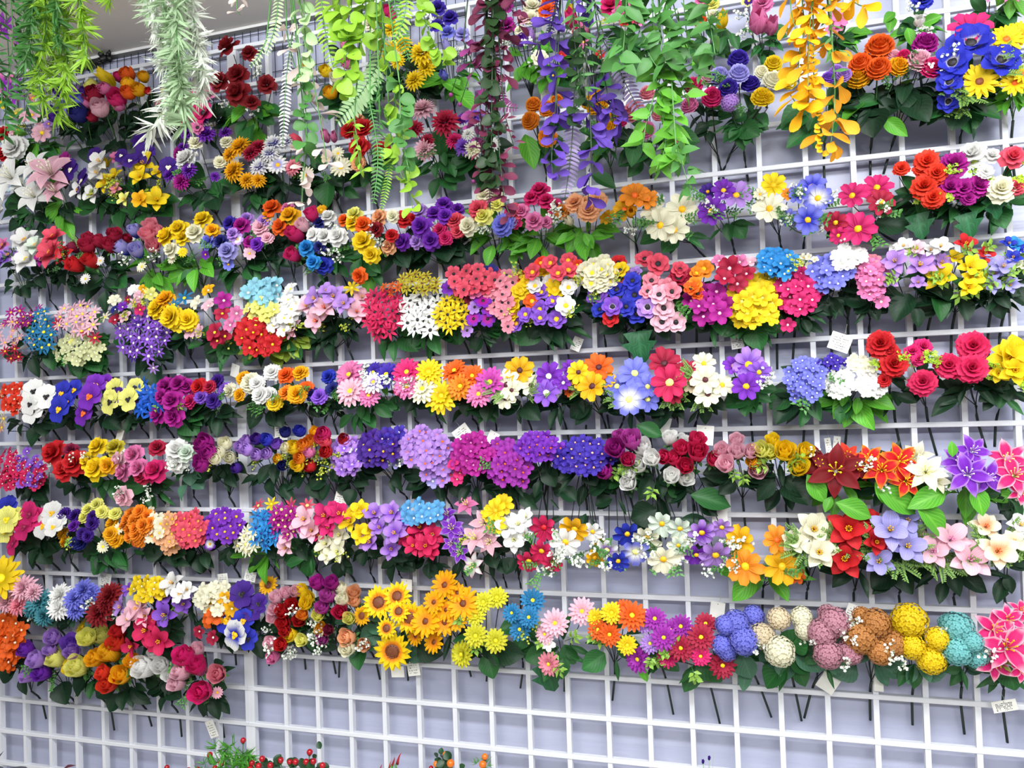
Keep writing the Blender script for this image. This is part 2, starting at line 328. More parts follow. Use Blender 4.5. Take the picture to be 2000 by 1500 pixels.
def sprig_mesh(st):
    """A filler sprig of length 1 growing along +X: slot 0 stalks, slot 1 blossoms or leaflets."""
    b = MB()
    def blossom(p, r, n=5):
        M = basis(Vector((U(-.2, 1), U(-.8, .8), U(.1, 1))), U(0, 6))
        for k in range(n):
            a = k * 6.283 / n; s0 = len(b.v)
            for (x, y, h) in ((0, 0, 0), (.6, .42, .12), (1, 0, .05), (.6, -.42, .12)):
                v = M @ Vector(((x * math.cos(a) - y * math.sin(a)) * r, (x * math.sin(a) + y * math.cos(a)) * r, h * r)); b.v.append(tuple(v + p)); b.uv.append((x, 0))
            b.f.append((s0, s0 + 1, s0 + 2, s0 + 3)); b.m.append(1)
    def leafl(p, d, L, W, mat=1):
        z = Vector((0, 0, 1)); y = z.cross(d); y = y.normalized() if y.length > 1e-4 else Vector((0, 1, 0)); nn = d.cross(y)
        s0 = len(b.v)
        for (t, c, h) in ((0, 0, 0), (.45, 1, .12), (1, 0, -.05), (.45, -1, .12), (.45, 0, 0)): b.v.append(tuple(p + d * L * t + y * W * c + nn * L * h)); b.uv.append((t, abs(c)))
        b.f += [(s0, s0 + 4, s0 + 1), (s0 + 1, s0 + 4, s0 + 2), (s0, s0 + 3, s0 + 4), (s0 + 3, s0 + 2, s0 + 4)]; b.m += [mat] * 4
    rv = lambda s: Vector((U(-s, s), U(-s, s), U(-s, s)))
    if st in ('wf', 'be'):
        for i in range(7):
            q = Vector((U(.25, .7), 0, 0)); e = q + Vector((U(.1, .35), U(-.28, .28), U(-.1, .3))); b.tube([(0, 0, 0), q, e], .011)
            for k in range(3 if st == 'wf' else 5):
                p = e + rv(.1)
                b.tube([e, p], .008)
                if st == 'wf': blossom(p, .07)
                else: b.blob(tuple(p), .05)
    elif st in ('yg', 'lm'):
        for i in range(5):
            e = Vector((U(.6, 1), U(-.3, .3), U(-.1, .3))); b.tube([(0, 0, 0), e * .5 + Vector((.1, 0, .03)), e], .01)
            for k in range(6):
                p = e * (.45 + .55 * k / 5) + rv(.07)
                if st == 'yg': leafl(p, rv(1).normalized(), .12, .06)
                else: blossom(p, .085, 4)
    elif st == 'gl':
        for q in range(2):
            e = Vector((.95, U(-.35, .35), U(-.1, .2))); b.tube([(0, 0, 0), e * .5 + Vector((0, 0, .05)), e], .012)
            for k in range(5):
                p = e * (.3 + .16 * k)
                for sg in (-1, 1): leafl(p, Vector((U(.3, .9), sg * U(.5, 1), U(-.3, .6))).normalized(), U(.16, .24), .055)
    elif st == 'le':
        for k in range(9):
            a = k * 2.4; leafl(Vector((.35 + .04 * k, 0, 0)), Vector((.5, math.cos(a), math.sin(a))).normalized(), .34, .085)
        b.tube([(0, 0, 0), (.7, 0, 0)], .013)
    elif st == 'fe':
        for q in range(3):
            e = Vector((.9, (q - 1) * .45, U(-.1, .25))); b.tube([(0, 0, 0), e * .5, e], .012)
            for k in range(10):
                p = e * (.2 + .08 * k); L = .24 * (1 - .055 * k)
                for sg in (-1, 1): leafl(p, Vector((.55, sg * .8, U(-.3, .4))).normalized(), L, .034)
    return b.mesh('sprig_' + st, 2)
SM = {s: [sprig_mesh(s) for _ in range(3)] for s in ('wf', 'be', 'yg', 'lm', 'gl', 'le', 'fe')}
SPM = dict(wf=flat_mat(lin('EDF0E6'), .6, .2, 'tiny_white_blossom'), be=flat_mat(lin('A8323C'), .4, 0, 'red_berry'), yg=flat_mat(lin('B8C23C'), .5, .2, 'yellow_green_leaflet'), lm=flat_mat(lin('B4D83C'), .5, .25, 'lime_blossom'),
           gl=flat_mat(lin('4E8A3C'), .45, .2, 'small_green_leaf'), le=flat_mat(lin('8DB84A'), .45, .2, 'pale_leaflet'), fe=flat_mat(lin('6E9440'), .5, .15, 'fern_leaflet'))

# ------------------------------------------------------------------ setting: wall, ceiling, floor, lattice
def struct(name, b, mat, smooth=False):
    me = b.mesh(name, 1, smooth); o = put(name, me, [mat]); o['kind'] = 'structure'; return o
def board_mat():
    m, nt, bs, out = nodes_of('lavender_board'); N = nt.nodes.new; L = nt.links.new
    tc = N('ShaderNodeTexCoord'); mp = N('ShaderNodeMapping'); mp.inputs['Scale'].default_value = (.6, 1, 6); L(tc.outputs['Object'], mp.inputs[0])
    nz = N('ShaderNodeTexNoise'); nz.inputs['Scale'].default_value = 3; nz.inputs['Detail'].default_value = 4; L(mp.outputs[0], nz.inputs[0])
    mix = N('ShaderNodeMixRGB'); mix.inputs[1].default_value = lin('A2A6BE') + (1,); mix.inputs[2].default_value = lin('B2B6CC') + (1,); L(nz.outputs[0], mix.inputs[0]); L(mix.outputs[0], bs.inputs['Base Color'])
    bp = N('ShaderNodeBump'); bp.inputs['Strength'].default_value = .25; bp.inputs['Distance'].default_value = .02; L(nz.outputs[0], bp.inputs['Height']); L(bp.outputs[0], bs.inputs['Normal'])
    bs.inputs['Roughness'].default_value = .38; return m
def paint_mat(name, c1, c2, rough, sc=(1, 1, 1), scale=8):
    m, nt, bs, out = nodes_of(name); N = nt.nodes.new; L = nt.links.new
    tc = N('ShaderNodeTexCoord'); mp = N('ShaderNodeMapping'); mp.inputs['Scale'].default_value = sc; L(tc.outputs['Object'], mp.inputs[0])
    nz = N('ShaderNodeTexNoise'); nz.inputs['Scale'].default_value = scale; nz.inputs['Detail'].default_value = 5; L(mp.outputs[0], nz.inputs[0])
    mix = N('ShaderNodeMixRGB'); mix.inputs[1].default_value = lin(c1) + (1,); mix.inputs[2].default_value = lin(c2) + (1,); L(nz.outputs[0], mix.inputs[0]); L(mix.outputs[0], bs.inputs['Base Color'])
    bs.inputs['Roughness'].default_value = rough; return m
b = MB(); b.box(-3.2, 4.6, .045, .075, 0, 2.628); struct('wall_back', b, board_mat())
b = MB(); b.box(-3.2, 4.6, .06, .12, 2.62, 2.642); struct('gap_shade', b, paint_mat('gap_shade_grey', '3C3E44', '55575C', .8))  # solid strip whose dark grey paints in the shade of the recess above the board
b = MB(); b.box(-3.2, 4.6, .043, .1, 2.642, 2.65); struct('trim_2', b, paint_mat('white_trim', 'CFCFCF', 'DADADA', .5))
b = MB(); b.box(-3.2, 4.6, -5, .12, 2.6505, 2.72); struct('ceiling', b, paint_mat('ceiling_paint', 'E2DDD8', 'E8E4E0', .9, (1, 1, 1), 3))
b = MB(); b.box(-3.2, 4.6, -5, .12, -.06, 0); struct('floor', b, paint_mat('floor_tile', 'B9B4AA', 'C6C1B8', .35))
wood_v = paint_mat('white_wood_upright', 'C6C9D0', 'DFE2E8', .55, (30, 30, 2.5), 3)
wood_h = paint_mat('white_wood_rail', 'C6C9D0', 'DFE2E8', .55, (2.5, 30, 30), 3)
Z0 = .8521                                    # height of row line 0; one row = 0.1 m downward
def lattice(label, xs, x0, x1, frame):
    t = thing('lattice_panel', label, 'lattice', ((x0 + x1) / 2, .006, .45))
    inv = Matrix.Translation(-t.location)
    zt = Z0 + 1.72; zb = .1
    vm = {}
    for x in xs + frame:
        wd = .0185 if (x, 1) in [(f, 1) for f in frame] and x > -.02 else .0115
        if wd not in vm: q = MB(); q.box(0, wd, .0015, .018, 0, zt - zb, 0, .0012); vm[wd] = q.mesh('upright', 1, False)
        put('upright_slat', vm[wd], [wood_v], t, inv @ Matrix.Translation((x, U(-.0004, .0004), zb)))
    q = MB(); q.box(0, x1 - x0, -.0005, .0145, 0, .0115, 0, .0012); hm = q.mesh('rail', 1, False)
    for r in range(-17, 8):
        z = Z0 - r * .1 - (.008 if r == -17 else 0) + (.02 if r == -17 else 0)
        put('rail_slat', hm, [wood_h], t, inv @ Matrix.Translation((x0, U(-.0006, .0006), z)))
    return t
lattice('white wooden lattice panel right of the joint, carrying most of the bouquets', [i * .1 for i in range(1, 26)], -.013, 2.55, [-.013])
lattice('narrower white wooden lattice panel left of the joint between the panels', [-.125 - .101 * i for i in range(0, 12)], -1.3, -.014, [-.0245])
# fine wire mesh at the top of the board
t = thing('wire_mesh', 'thin dark wire mesh on the wall above the lattice top', 'wire mesh', (-.3, .03, 2.6)); inv = Matrix.Translation(-t.location)
wire = flat_mat(lin('2A2A2E'), .5, 0, 'dark_wire')
q = MB(); q.tube([(0, 0, 0), (0, 0, .2)], .0011, 4); wv = q.mesh('wire_v')
q = MB(); q.tube([(0, 0, 0), (2.2, 0, 0)], .0011, 4); wh = q.mesh('wire_h')
for i in range(84): put('wire', wv, [wire], t, inv @ Matrix.Translation((-1.2 + i * .0262, .036, 2.43)))
for z in (2.618, 2.56, 2.5, 2.44): put('wire', wh, [wire], t, inv @ Matrix.Translation((-1.2, .038, z)))
# crumpled black tape in the gap
b = MB()
pts = [Vector((-0.5789, 0.0300, 2.6172)), Vector((-0.5403, 0.0250, 2.6170)), Vector((-0.5049, 0.0250, 2.6210)), Vector((-0.4746, 0.0300, 2.6309))]
for p in pts:
    for _ in range(7): b.blob(tuple(p + Vector((U(-.018, .018), U(-.006, .006), U(-.012, .012)))), U(.006, .013), 0, U(.6, 1.3))
b.tube(pts, .009, 6)
o = put('cable_bundle', b.mesh('cable_bundle'), [flat_mat(lin('0C0C0E'), .5, 0, 'black_tape')]); o['label'] = 'crumpled black taped cable bundle in the gap under the ceiling'; o['category'] = 'cable'

# ------------------------------------------------------------------ bouquets
# row|name|leaves+fillers|foot mm|hub mm|half size mm|flowers: kind colour x,y,z,diameter (mm)|single leaves
BOUQUETS = """1|blush and yellow mallows|br4+md4 yg3|-672 30 2200|-673 -12 2297|88 75|co yel -750,-71,2495,58 lem -687,-97,2442,42 lpk/yel -616,-109,2424,45 -602,-88,2376,57 pk2 -643,-79,2489,38 lpk -693,-101,2392,34 -654,-101,2425,34 lil -572,-92,2398,30|
1|white carnation with red blooms|dk6 no|-721 30 2212|-731 -12 2297|48 61|pe wht -692,-99,2342,72 red -755,-78,2396,46 -731,-104,2327,42|
1|violet and navy ranunculus|dk7+md2 gl2+wf2|-512 30 2211|-508 -12 2297|71 59|ra lil -486,-82,2476,45 lav -480,-112,2418,44 peri -438,-108,2437,39 nav -435,-107,2396,55 dpur -452,-75,2474,34 -537,-103,2419,37 -548,-68,2494,34 -539,-97,2407,30|
1|pink ranunculus|dk7 gl3|-410 30 2209|-400 -12 2297|66 83|ra crim -390,-96,2450,53 pnk -420,-94,2432,39 lpk -356,-116,2397,51 crim -404,-95,2391,33 pnk -350,-100,2461,36 hot -310,-100,2422,51 pnk -313,-96,2409,36 hot -355,-45,2516,34 lem -419,-80,2486,37|
1|orange and yellow ranunculus|dk6 no|-272 30 2207|-279 -12 2297|81 44|ra org -278,-92,2493,42 tu yel -365,-78,2501,42 ra gold -264,-106,2456,40 org -260,-111,2432,43 gold -229,-106,2437,39 -234,-85,2482,33 red -207,-104,2434,20|
1|coral and gold mixed blooms|dk6 wf2|-172 30 2200|-166 -12 2297|44 74|fl cor -113,-92,2432,35 gold -146,-103,2426,35 org -115,-116,2388,32 pk2 -169,-103,2401,32 gold -139,-64,2479,25 -156,-105,2355,28|
1|magenta anemones with black eyes|dk6 wf4|-51 30 2205|-61 -12 2297|59 101|an hot/blk -46,-109,2385,56 -97,-93,2373,53 -21,-106,2347,56 -87,-96,2338,39 pnk/blk -15,-90,2405,42 hot/blk -55,-80,2457,32 pnk/blk -39,-111,2309,35|
1|dark red roses|br5+md4 wf6|78 30 2215|75 -12 2297|100 105|ro dred 41,-78,2531,59 29,-104,2427,52 90,-109,2434,56 89,-110,2385,65 115,-92,2496,41 172,-102,2400,47 126,-103,2359,38|
1|crimson and cream blooms|md7+dk4 gl2|390 30 2186|402 -12 2297|133 126|mu crim 491,-103,2456,36 pe cream 471,-88,2516,36 489,-106,2469,36 ra hot 504,-49,2558,30 514,-41,2547,27 pnk 416,-109,2410,29 410,-107,2461,26 gold 352,-77,2356,37 yel 353,-102,2403,33 287,-76,2440,30 cream 381,-99,2383,33|
1|bright yellow chrysanthemums|dk6 gl1|588 30 2184|579 -12 2297|76 91|mu yel 517,-57,2509,43 517,-86,2443,49 565,-97,2444,45 620,-108,2407,60 623,-93,2378,45 596,-104,2346,48 555,-108,2399,38|
1|indigo and lavender roses|br4+md4 wf4|659 30 2208|665 -12 2297|54 135|ro indg 662,-99,2517,38 694,-99,2487,38 659,-100,2473,35 peri 689,-107,2448,35 lav 724,-102,2440,36 tu 691,-119,2404,25 peri 671,-91,2349,24|br 671 -54 2357 -0.85 -0.50 -0.14 84;br 656 -76 2344 0.90 0.02 -0.44 83;br 690 -74 2315 0.76 -0.02 -0.65 76
1|cream and lilac peonies|br5 wf2|875 30 2197|871 -12 2297|58 71|pe cream 899,-82,2485,43 899,-101,2448,40 lpk 882,-108,2448,30 cream 872,-107,2423,24 tu lil 894,-93,2407,26 ra pur 874,-102,2395,28 ro mag 838,-99,2444,40 832,-84,2496,34 lil 829,-100,2461,28|
1|orange poppies with white buds|br7 wf5|898 30 2316|908 -12 2343|59 122|pe org 939,-99,2463,39 941,-92,2487,34 tu yel 984,-71,2463,24 an cream/yel 920,-112,2345,36 fl red/org 971,-109,2348,24 da nav 948,-103,2305,21 org 938,-115,2390,18|
1|hot pink tulips|md4+dk3 gl2|1028 30 2211|1026 -12 2297|64 61|tu hot 993,-77,2434,37 pnk 1027,-97,2404,31 hot 1008,-98,2389,24 fl red 1061,-98,2338,25 st cream 1071,-64,2344,27 pnk 1024,-102,2372,27|
1|rosy pink roses|md6 yg3|1090 30 2182|1101 -12 2297|54 39|ro hot 1089,-88,2452,51 pnk 1109,-101,2424,35 cor 1126,-101,2406,32 pnk 1151,-88,2408,31 1143,-79,2449,33 red 1121,-107,2401,23|
1|pink and orange primroses|md6+br2 gl3|1290 30 2183|1300 -12 2297|43 40|pe pnk 1295,-83,2426,32 lem 1317,-86,2415,29 cream 1317,-104,2383,27 org 1287,-99,2379,32 tu yel 1335,-92,2368,31|md 1300 -73 2374 0.50 -0.09 -0.86 46;md 1354 -72 2351 0.35 -0.13 -0.93 43;md 1339 -69 2348 -0.28 -0.32 -0.90 40
1|pink tulips|md7 wf4|1428 30 2207|1422 -12 2297|48 50|tu pnk 1412,-120,2337,47 pe 1423,-89,2397,42 tu 1437,-101,2334,34 da dpur 1395,-66,2419,23 fl lem 1389,-65,2418,26|
1|pink hydrangea blossoms|br3+md5 no|1582 30 2216|1581 -12 2297|33 37|fl pnk 1575,-114,2325,35 1570,-104,2314,27 1588,-89,2345,30 1558,-103,2311,22 1566,-103,2337,25 1596,-73,2362,25|
1|royal blue cornflower|md7+br3 wf3|1758 30 2189|1745 -12 2297|22 49|pe blu 1736,-102,2340,40 tu wht 1725,-113,2292,24|br 1682 -69 2336 -0.13 -0.27 -0.95 41;br 1711 -71 2303 0.19 -0.18 -0.96 41;br 1690 -67 2342 -0.67 -0.44 -0.60 38
1|leafy pink lilies|br4+md6 no|1869 30 2186|1880 -12 2297|41 25|li pnk 1864,-98,2340,47 1892,-102,2330,46|br 1902 -69 2332 -0.05 -0.25 -0.97 44;br 1909 -73 2327 0.50 -0.09 -0.86 42
2|white lilies|md6+dk4 no|-672 30 1978|-692 -12 2097|95 104|li wht -705,-99,2248,118 -614,-108,2183,90 -748,-98,2161,77 wht>aqua -665,-100,2221,68|
2|pale pink lilies|br3+dk4 no|-572 30 2008|-580 -12 2097|78 93|li lpk -540,-114,2237,119 -528,-114,2187,67 wht -603,-103,2270,86|
2|deep purple orchids|dk6 no|-339 30 1978|-348 -12 2097|185 85|pa dpur/cream -485,-99,2250,56 -446,-98,2212,66 -268,-64,2315,51 -238,-84,2272,54 mag/gold -522,-85,2288,41 dpur/cream -406,-94,2286,40 -157,-88,2221,50 -264,-113,2245,39 -305,-101,2268,36|
2|white and mauve orchids|md5 yg4|-372 30 1981|-388 -12 2097|101 85|or wht -375,-103,2257,62 -384,-105,2225,55 -460,-94,2188,52 -408,-100,2167,55 pnk -343,-75,2273,40 lil/pur -313,-75,2251,44|
2|yellow orchids|md5 yg7|-310 30 1986|-300 -12 2097|99 78|or yel -377,-74,2255,52 -244,-82,2240,65 -237,-106,2197,54 -360,-98,2195,58 -342,-88,2217,44 -195,-84,2212,39 gold -232,-114,2133,46 yel -200,-87,2133,61 lem -287,-111,2140,39 pk2 -323,-104,2175,33|
2|purple statice with cream carnations|md6+dk3 gl2|-55 30 1991|-64 -12 2097|105 116|mu pur -94,-89,2306,34 -25,-97,2294,49 -48,-77,2346,37 13,-66,2303,35 pe cream -57,-100,2273,37 31,-86,2269,33 wht -77,-113,2226,58 cream 13,-92,2214,33 mag -115,-96,2253,34 mu pur -103,-95,2269,30 -66,-118,2195,43 mag -100,-108,2170,47 pur -154,-88,2199,39 7,-107,2172,26|
2|golden chrysanthemums|dk6+md3 no|90 30 2000|84 -12 2097|62 76|mu gold 77,-89,2249,57 47,-93,2230,42 62,-99,2182,57 100,-97,2154,43 135,-97,2150,38 crim 128,-82,2244,45 116,-100,2223,44|
2|periwinkle chrysanthemums|dk7 no|153 30 1994|159 -12 2097|62 60|mu peri>wht 187,-100,2238,54 182,-112,2212,44 da lav>wht 200,-104,2181,51 mu 138,-94,2185,51 peri>wht 207,-70,2252,41|
2|cream daisies with pink buds|dk6+md4 gl3|328 30 1980|319 -12 2097|94 79|da cream 383,-98,2155,54 372,-95,2193,33 283,-99,2146,43 mu pk2 241,-97,2172,44 tu cor 235,-59,2255,27 pnk 329,-75,2245,27 351,-75,2241,23 fl bei 352,-112,2181,39|
2|scarlet and peach poppies|md5 gl2|428 30 1985|430 -12 2097|74 80|pe red 406,-93,2249,43 447,-96,2249,46 442,-111,2196,52 495,-87,2190,42 pch 434,-103,2157,39 422,-73,2283,30|
2|pink and crimson chrysanthemums|md6 gl2|632 30 1986|630 -12 2097|79 78|mu lpk 605,-79,2279,61 crim 672,-99,2231,66 595,-105,2224,41 lpk 618,-106,2169,51 crim 626,-107,2190,35 hot 693,-96,2185,41|md 634 -69 2148 -0.13 -0.27 -0.95 42;md 672 -72 2137 0.35 -0.13 -0.93 38;md 656 -71 2170 0.03 -0.23 -0.97 38
2|violet and white chrysanthemums|md6+dk3 no|747 30 1981|740 -12 2097|68 68|mu pur 711,-77,2243,32 vio 741,-86,2239,41 722,-104,2163,47 cream 742,-106,2154,44 wht 735,-112,2190,31 lil 755,-77,2246,32 wht 791,-95,2163,34|
2|orange marigold balls|md5 no|892 30 2094|897 -12 2125|56 69|po lorg 896,-91,2244,41 932,-101,2226,42 891,-104,2203,46 930,-104,2158,47 949,-75,2254,31|br 865 -68 2187 0.27 -0.16 -0.95 93
2|golden marigold balls|md6+br2 gl2|1072 30 1979|1062 -12 2097|53 65|po gold 1051,-102,2218,54 1068,-107,2160,46 1043,-80,2257,30 1090,-108,2181,35 1029,-96,2229,36|md 1026 -75 2069 0.86 0.01 -0.52 69
2|pink marigold balls|md5+dk3 no|1155 30 2014|1157 -12 2097|93 76|po pk2 1136,-98,2193,53 hot 1103,-99,2176,37 pk2 1165,-87,2234,38 pnk 1162,-117,2141,42 pk2 1226,-63,2130,38 1190,-96,2180,35|md 1132 -64 2149 -0.13 -0.27 -0.95 77
2|crimson and pink marigold balls|dk6 be3|1326 30 2045|1314 -12 2097|48 53|po hot 1269,-92,2234,42 pnk 1259,-91,2192,39 hot 1307,-108,2197,47 lpk 1303,-88,2248,37|
2|violet marigold balls|md4 gl5|1380 30 2039|1373 -12 2097|58 72|po indg 1366,-95,2276,47 lav 1325,-92,2246,46 1366,-108,2239,46 indg 1343,-113,2210,44 1390,-93,2219,41 hy lil 1345,-112,2181,34|
2|yellow and white marigold balls|md8 wf2|1312 30 2052|1342 -12 2097|33 60|po cream 1413,-100,2241,31 yel 1440,-72,2265,40 cream 1434,-112,2213,44 yel 1412,-103,2183,46 1425,-110,2179,28|
2|lilac marigold balls|md6 wf1|1547 30 2004|1546 -12 2097|93 30|po lil 1578,-109,2206,33 1565,-100,2220,30 vio 1548,-104,2205,30 yel 1473,-79,2214,31|
2|orange and yellow marigold balls|dk6+br2 be4|1644 30 2023|1644 -12 2097|74 58|po org 1654,-83,2260,60 1613,-100,2226,49 1645,-114,2206,51 gold 1609,-94,2199,49 1684,-98,2211,44|
2|blush and magenta marigold balls|dk7 wf3|1671 30 2023|1692 -12 2097|76 46|po mag 1739,-88,2252,51 lpk 1722,-102,2214,50 hot 1744,-105,2196,45 1696,-103,2231,27 lpk 1679,-90,2239,27|
2|blue anemones with yellow daisy|dk7+md3 fe6|1826 30 2065|1826 -12 2102|90 118|an cream>blu/blk 1821,-94,2236,76 1783,-113,2197,63 1870,-102,2191,67 1776,-112,2159,47 1779,-86,2129,40 co hot 1825,-86,2273,71 da yel/brn 1832,-102,2157,68|
2|yellow daisies with pale sprigs|br6 fe3|1928 30 1984|1917 -12 2097|43 87|da yel/org 1884,-100,2236,59 1910,-89,2247,57 1896,-100,2146,51 1909,-104,2160,38|
3|violet magnolias|dk6 be1|-766 30 1789|-768 -12 1897|36 54|ma vio -744,-106,2006,53 lil -726,-99,2021,50 pnk -748,-97,2054,42|
3|white magnolias|dk6 wf3|-672 30 1814|-672 -12 1897|55 66|ma wht/yel -645,-103,1998,75 wht -670,-88,2060,72 mint -614,-104,2037,60|
3|coral red magnolias|dk7 be3|-563 30 1814|-570 -12 1897|63 72|ma cor -554,-97,2059,60 -544,-112,2007,81 red -506,-109,2001,52 mag -593,-98,2002,52|
3|crimson rosebuds and tulips|dk6+md2 fe2|-451 30 1809|-441 -12 1897|108 99|rb crim -420,-111,2015,47 -389,-101,2029,40 -354,-98,2015,45 -344,-90,2041,46 red -464,-110,1967,46 -412,-107,1975,46 crim -434,-92,2042,37 wine -485,-97,2023,33 crim -323,-72,2035,31 da wht -386,-104,1977,27 -451,-93,1932,31|
3|blue and pink rosebuds|br5 wf4|-272 30 1817|-268 -12 1897|76 90|rb roy>lav -273,-93,2050,38 -315,-91,2006,44 -247,-114,1988,44 pk2 -219,-87,2059,43 -219,-103,2031,45 -205,-101,2001,43 -197,-88,2042,34 da cream -251,-95,1951,31|
3|yellow and cream roses|br4+md2 gl3+wf2|-110 30 1801|-114 -12 1897|96 87|ro yel -153,-106,2024,55 -116,-103,2042,51 -104,-104,2017,40 -52,-84,2065,49 gold -16,-94,2031,38 cream -67,-97,2028,54 -136,-111,1986,42 da -145,-98,1965,30 yel -101,-110,1976,26|
3|violet and magenta roses|md5+dk4 gl2|45 30 1807|39 -12 1897|93 85|ro indg 40,-91,2044,42 mag 78,-95,2034,45 lil 62,-112,2010,34 peri -28,-93,2001,42 nav 25,-112,1993,38 lav 46,-114,1965,50 pm wht>lil 73,-109,1996,32 peri 37,-101,1933,33 lpk 103,-100,1957,32 ro mag 103,-93,1986,41 lil 76,-69,2059,35 pm pur -53,-78,1971,26|
3|mauve carnations|dk6 gl2|135 30 1806|131 -12 1897|33 51|pe lpk 138,-96,2023,44 158,-98,1993,32 pur 133,-109,1977,34 lil 145,-95,2040,32|
3|orange and gold roses|dk7 gl2|175 30 1779|180 -12 1897|57 51|ro org 170,-89,2073,48 204,-105,2017,44 gold 232,-103,2043,50 155,-91,2053,31 pnk 220,-94,2066,34|
3|hot pink and blue roses|dk6+md2 gl3|255 30 1797|263 -12 1897|59 102|rb hot 292,-92,2039,40 246,-97,1992,50 234,-92,1940,42 lpk 272,-104,2012,37 ro azur 281,-107,1954,43 298,-106,1916,38 roy 315,-84,1911,43 nav 306,-85,2022,32 317,-104,1954,31 da gold 297,-57,2063,31|
3|white roses|md5 wf5|328 30 1816|326 -12 1897|56 60|ro wht 329,-76,2036,40 296,-95,1988,42 332,-103,1980,40 369,-102,1977,48|
3|yellow and orange roses|md6+br2 gl2+wf2|437 30 1802|427 -12 1897|63 119|ro org 376,-80,2023,32 439,-96,2001,44 yel 411,-99,2009,39 444,-109,1955,53 466,-109,1921,44 lem 413,-94,2030,41 org 428,-105,1871,39|md 414 -66 1924 -0.28 -0.32 -0.90 56;md 441 -74 1917 0.64 -0.05 -0.77 49
3|cream and red roses|dk6 wf3|528 30 1792|517 -12 1897|74 71|ro pch 484,-93,2017,42 cream 527,-107,2012,32 red 550,-90,2007,42 525,-115,1963,32 dred 479,-105,1985,36 pch 508,-96,1939,39 red 574,-89,2005,29|
3|purple roses|dk7 no|629 30 1790|618 -12 1897|93 70|ro pur 604,-112,1978,49 546,-92,1949,43 626,-102,1943,46 lil 589,-105,1943,35 pur 634,-97,2010,38 653,-80,2034,40 664,-100,2000,39 685,-69,2022,32 lil 594,-93,2022,38|
3|coral carnations|dk6 wf2|659 30 1813|663 -12 1897|43 40|pe cor 688,-93,1987,43 hot 648,-95,1968,38 662,-99,1947,35 cor 695,-98,1960,35|
3|cream roses with coral carnation|br5 wf4|774 30 1787|767 -12 1897|82 59|ro cream 725,-104,1968,44 lem 767,-112,1987,43 cream 762,-89,2043,37 793,-85,2041,34 pe cor 754,-110,2005,46 hot 829,-92,1992,31 ro lem 794,-90,2017,31|
3|periwinkle carnation|br4+md3 no|828 30 1814|819 -12 1897|34 28|pe peri 814,-109,1962,51 lav 831,-99,1971,34|
3|hot pink roses|br6 wf3|879 30 1798|882 -12 1897|67 59|ro hot 902,-84,2041,44 882,-93,2023,35 917,-89,2014,37 936,-87,2000,38 cor 841,-98,1995,40 pnk 860,-99,1993,34 hot 842,-94,1968,28 pnk 894,-118,1961,42 920,-103,1960,27|
3|peach ranunculus|br7 wf5|990 30 1787|996 -12 1897|67 55|pe pch 990,-106,1996,46 1024,-114,1973,49 1040,-99,1996,46 lorg 958,-98,1983,35 pch 1012,-97,1996,36 tu cream 975,-95,1957,24|br 980 -62 1930 -0.84 -0.50 -0.22 52;br 1003 -73 1932 0.50 -0.09 -0.86 45
3|orange daisies|gl5 wf4|1115 30 1882|1116 -12 1909|76 54|co lorg/org 1128,-95,2002,62 1157,-98,1989,44 gold/org 1104,-101,1971,50 1062,-80,1962,36 tu gold 1119,-107,1959,26|
3|cream cosmos|gl5+md2 wf2|1281 30 1862|1248 -12 1897|66 57|co cream/gold 1233,-94,1960,69 1171,-98,1956,52 1185,-111,1925,63 1215,-106,1912,58|
3|violet cosmos|gl6+md2 wf4|1346 30 1860|1338 -12 1897|59 52|co pur/gold 1297,-105,1947,57 lil/gold 1351,-97,1978,62 pur/gold 1324,-97,1992,46 dpur/gold 1290,-84,1996,35|
3|yellow and cream daisies|gl6 wf4|1452 30 1857|1442 -12 1897|56 49|co yel/gold 1429,-95,1992,50 cream/gold 1419,-105,1940,61 lorg/gold 1457,-101,1968,25 cream/gold 1401,-107,1973,25|
3|blue and white cosmos|gl6 wf5|1490 30 1809|1497 -12 1897|67 62|co blu>peri/gold 1509,-80,1984,53 wht>peri/gold 1518,-101,1953,55 blu>peri/gold 1495,-114,1906,55 1480,-106,1964,39 peri/gold 1458,-94,1919,33|
3|hot pink cosmos|gl5+dk2 wf7|1693 30 1865|1645 -12 1897|78 79|co hot/gold 1586,-103,1951,51 1639,-74,1969,55 crim/gold 1642,-95,1933,51 hot/gold 1594,-104,1879,65 crim/gold 1552,-97,1898,44 hot/gold 1556,-99,1870,33|
3|orange red carnations|md4+dk3 lm4|1754 30 1798|1743 -12 1897|73 62|pe rorg 1723,-104,1954,50 1737,-112,1927,43 1686,-83,2002,30 1731,-97,2006,48 1745,-106,1978,42 1719,-95,1992,27|ml 1713 -70 1906 0.19 -0.18 -0.96 56
3|magenta carnations|md5+dk3 lm4|1779 30 1803|1789 -12 1897|59 58|pe mag 1770,-98,1948,50 1794,-102,1942,42 1822,-99,1945,44 1784,-83,1998,53 1802,-104,1922,29|ml 1804 -70 1898 0.19 -0.18 -0.96 53
3|cream and coral roses|md5 lm6|1874 30 1781|1868 -12 1897|70 59|pe cream 1861,-103,1934,52 ro wht 1821,-79,2016,53 1854,-83,2008,31 cor 1888,-93,1999,44 pe 1887,-103,1934,33 1904,-86,1949,23 wht 1833,-114,1971,28|ml 1845 -73 1926 0.50 -0.09 -0.86 50
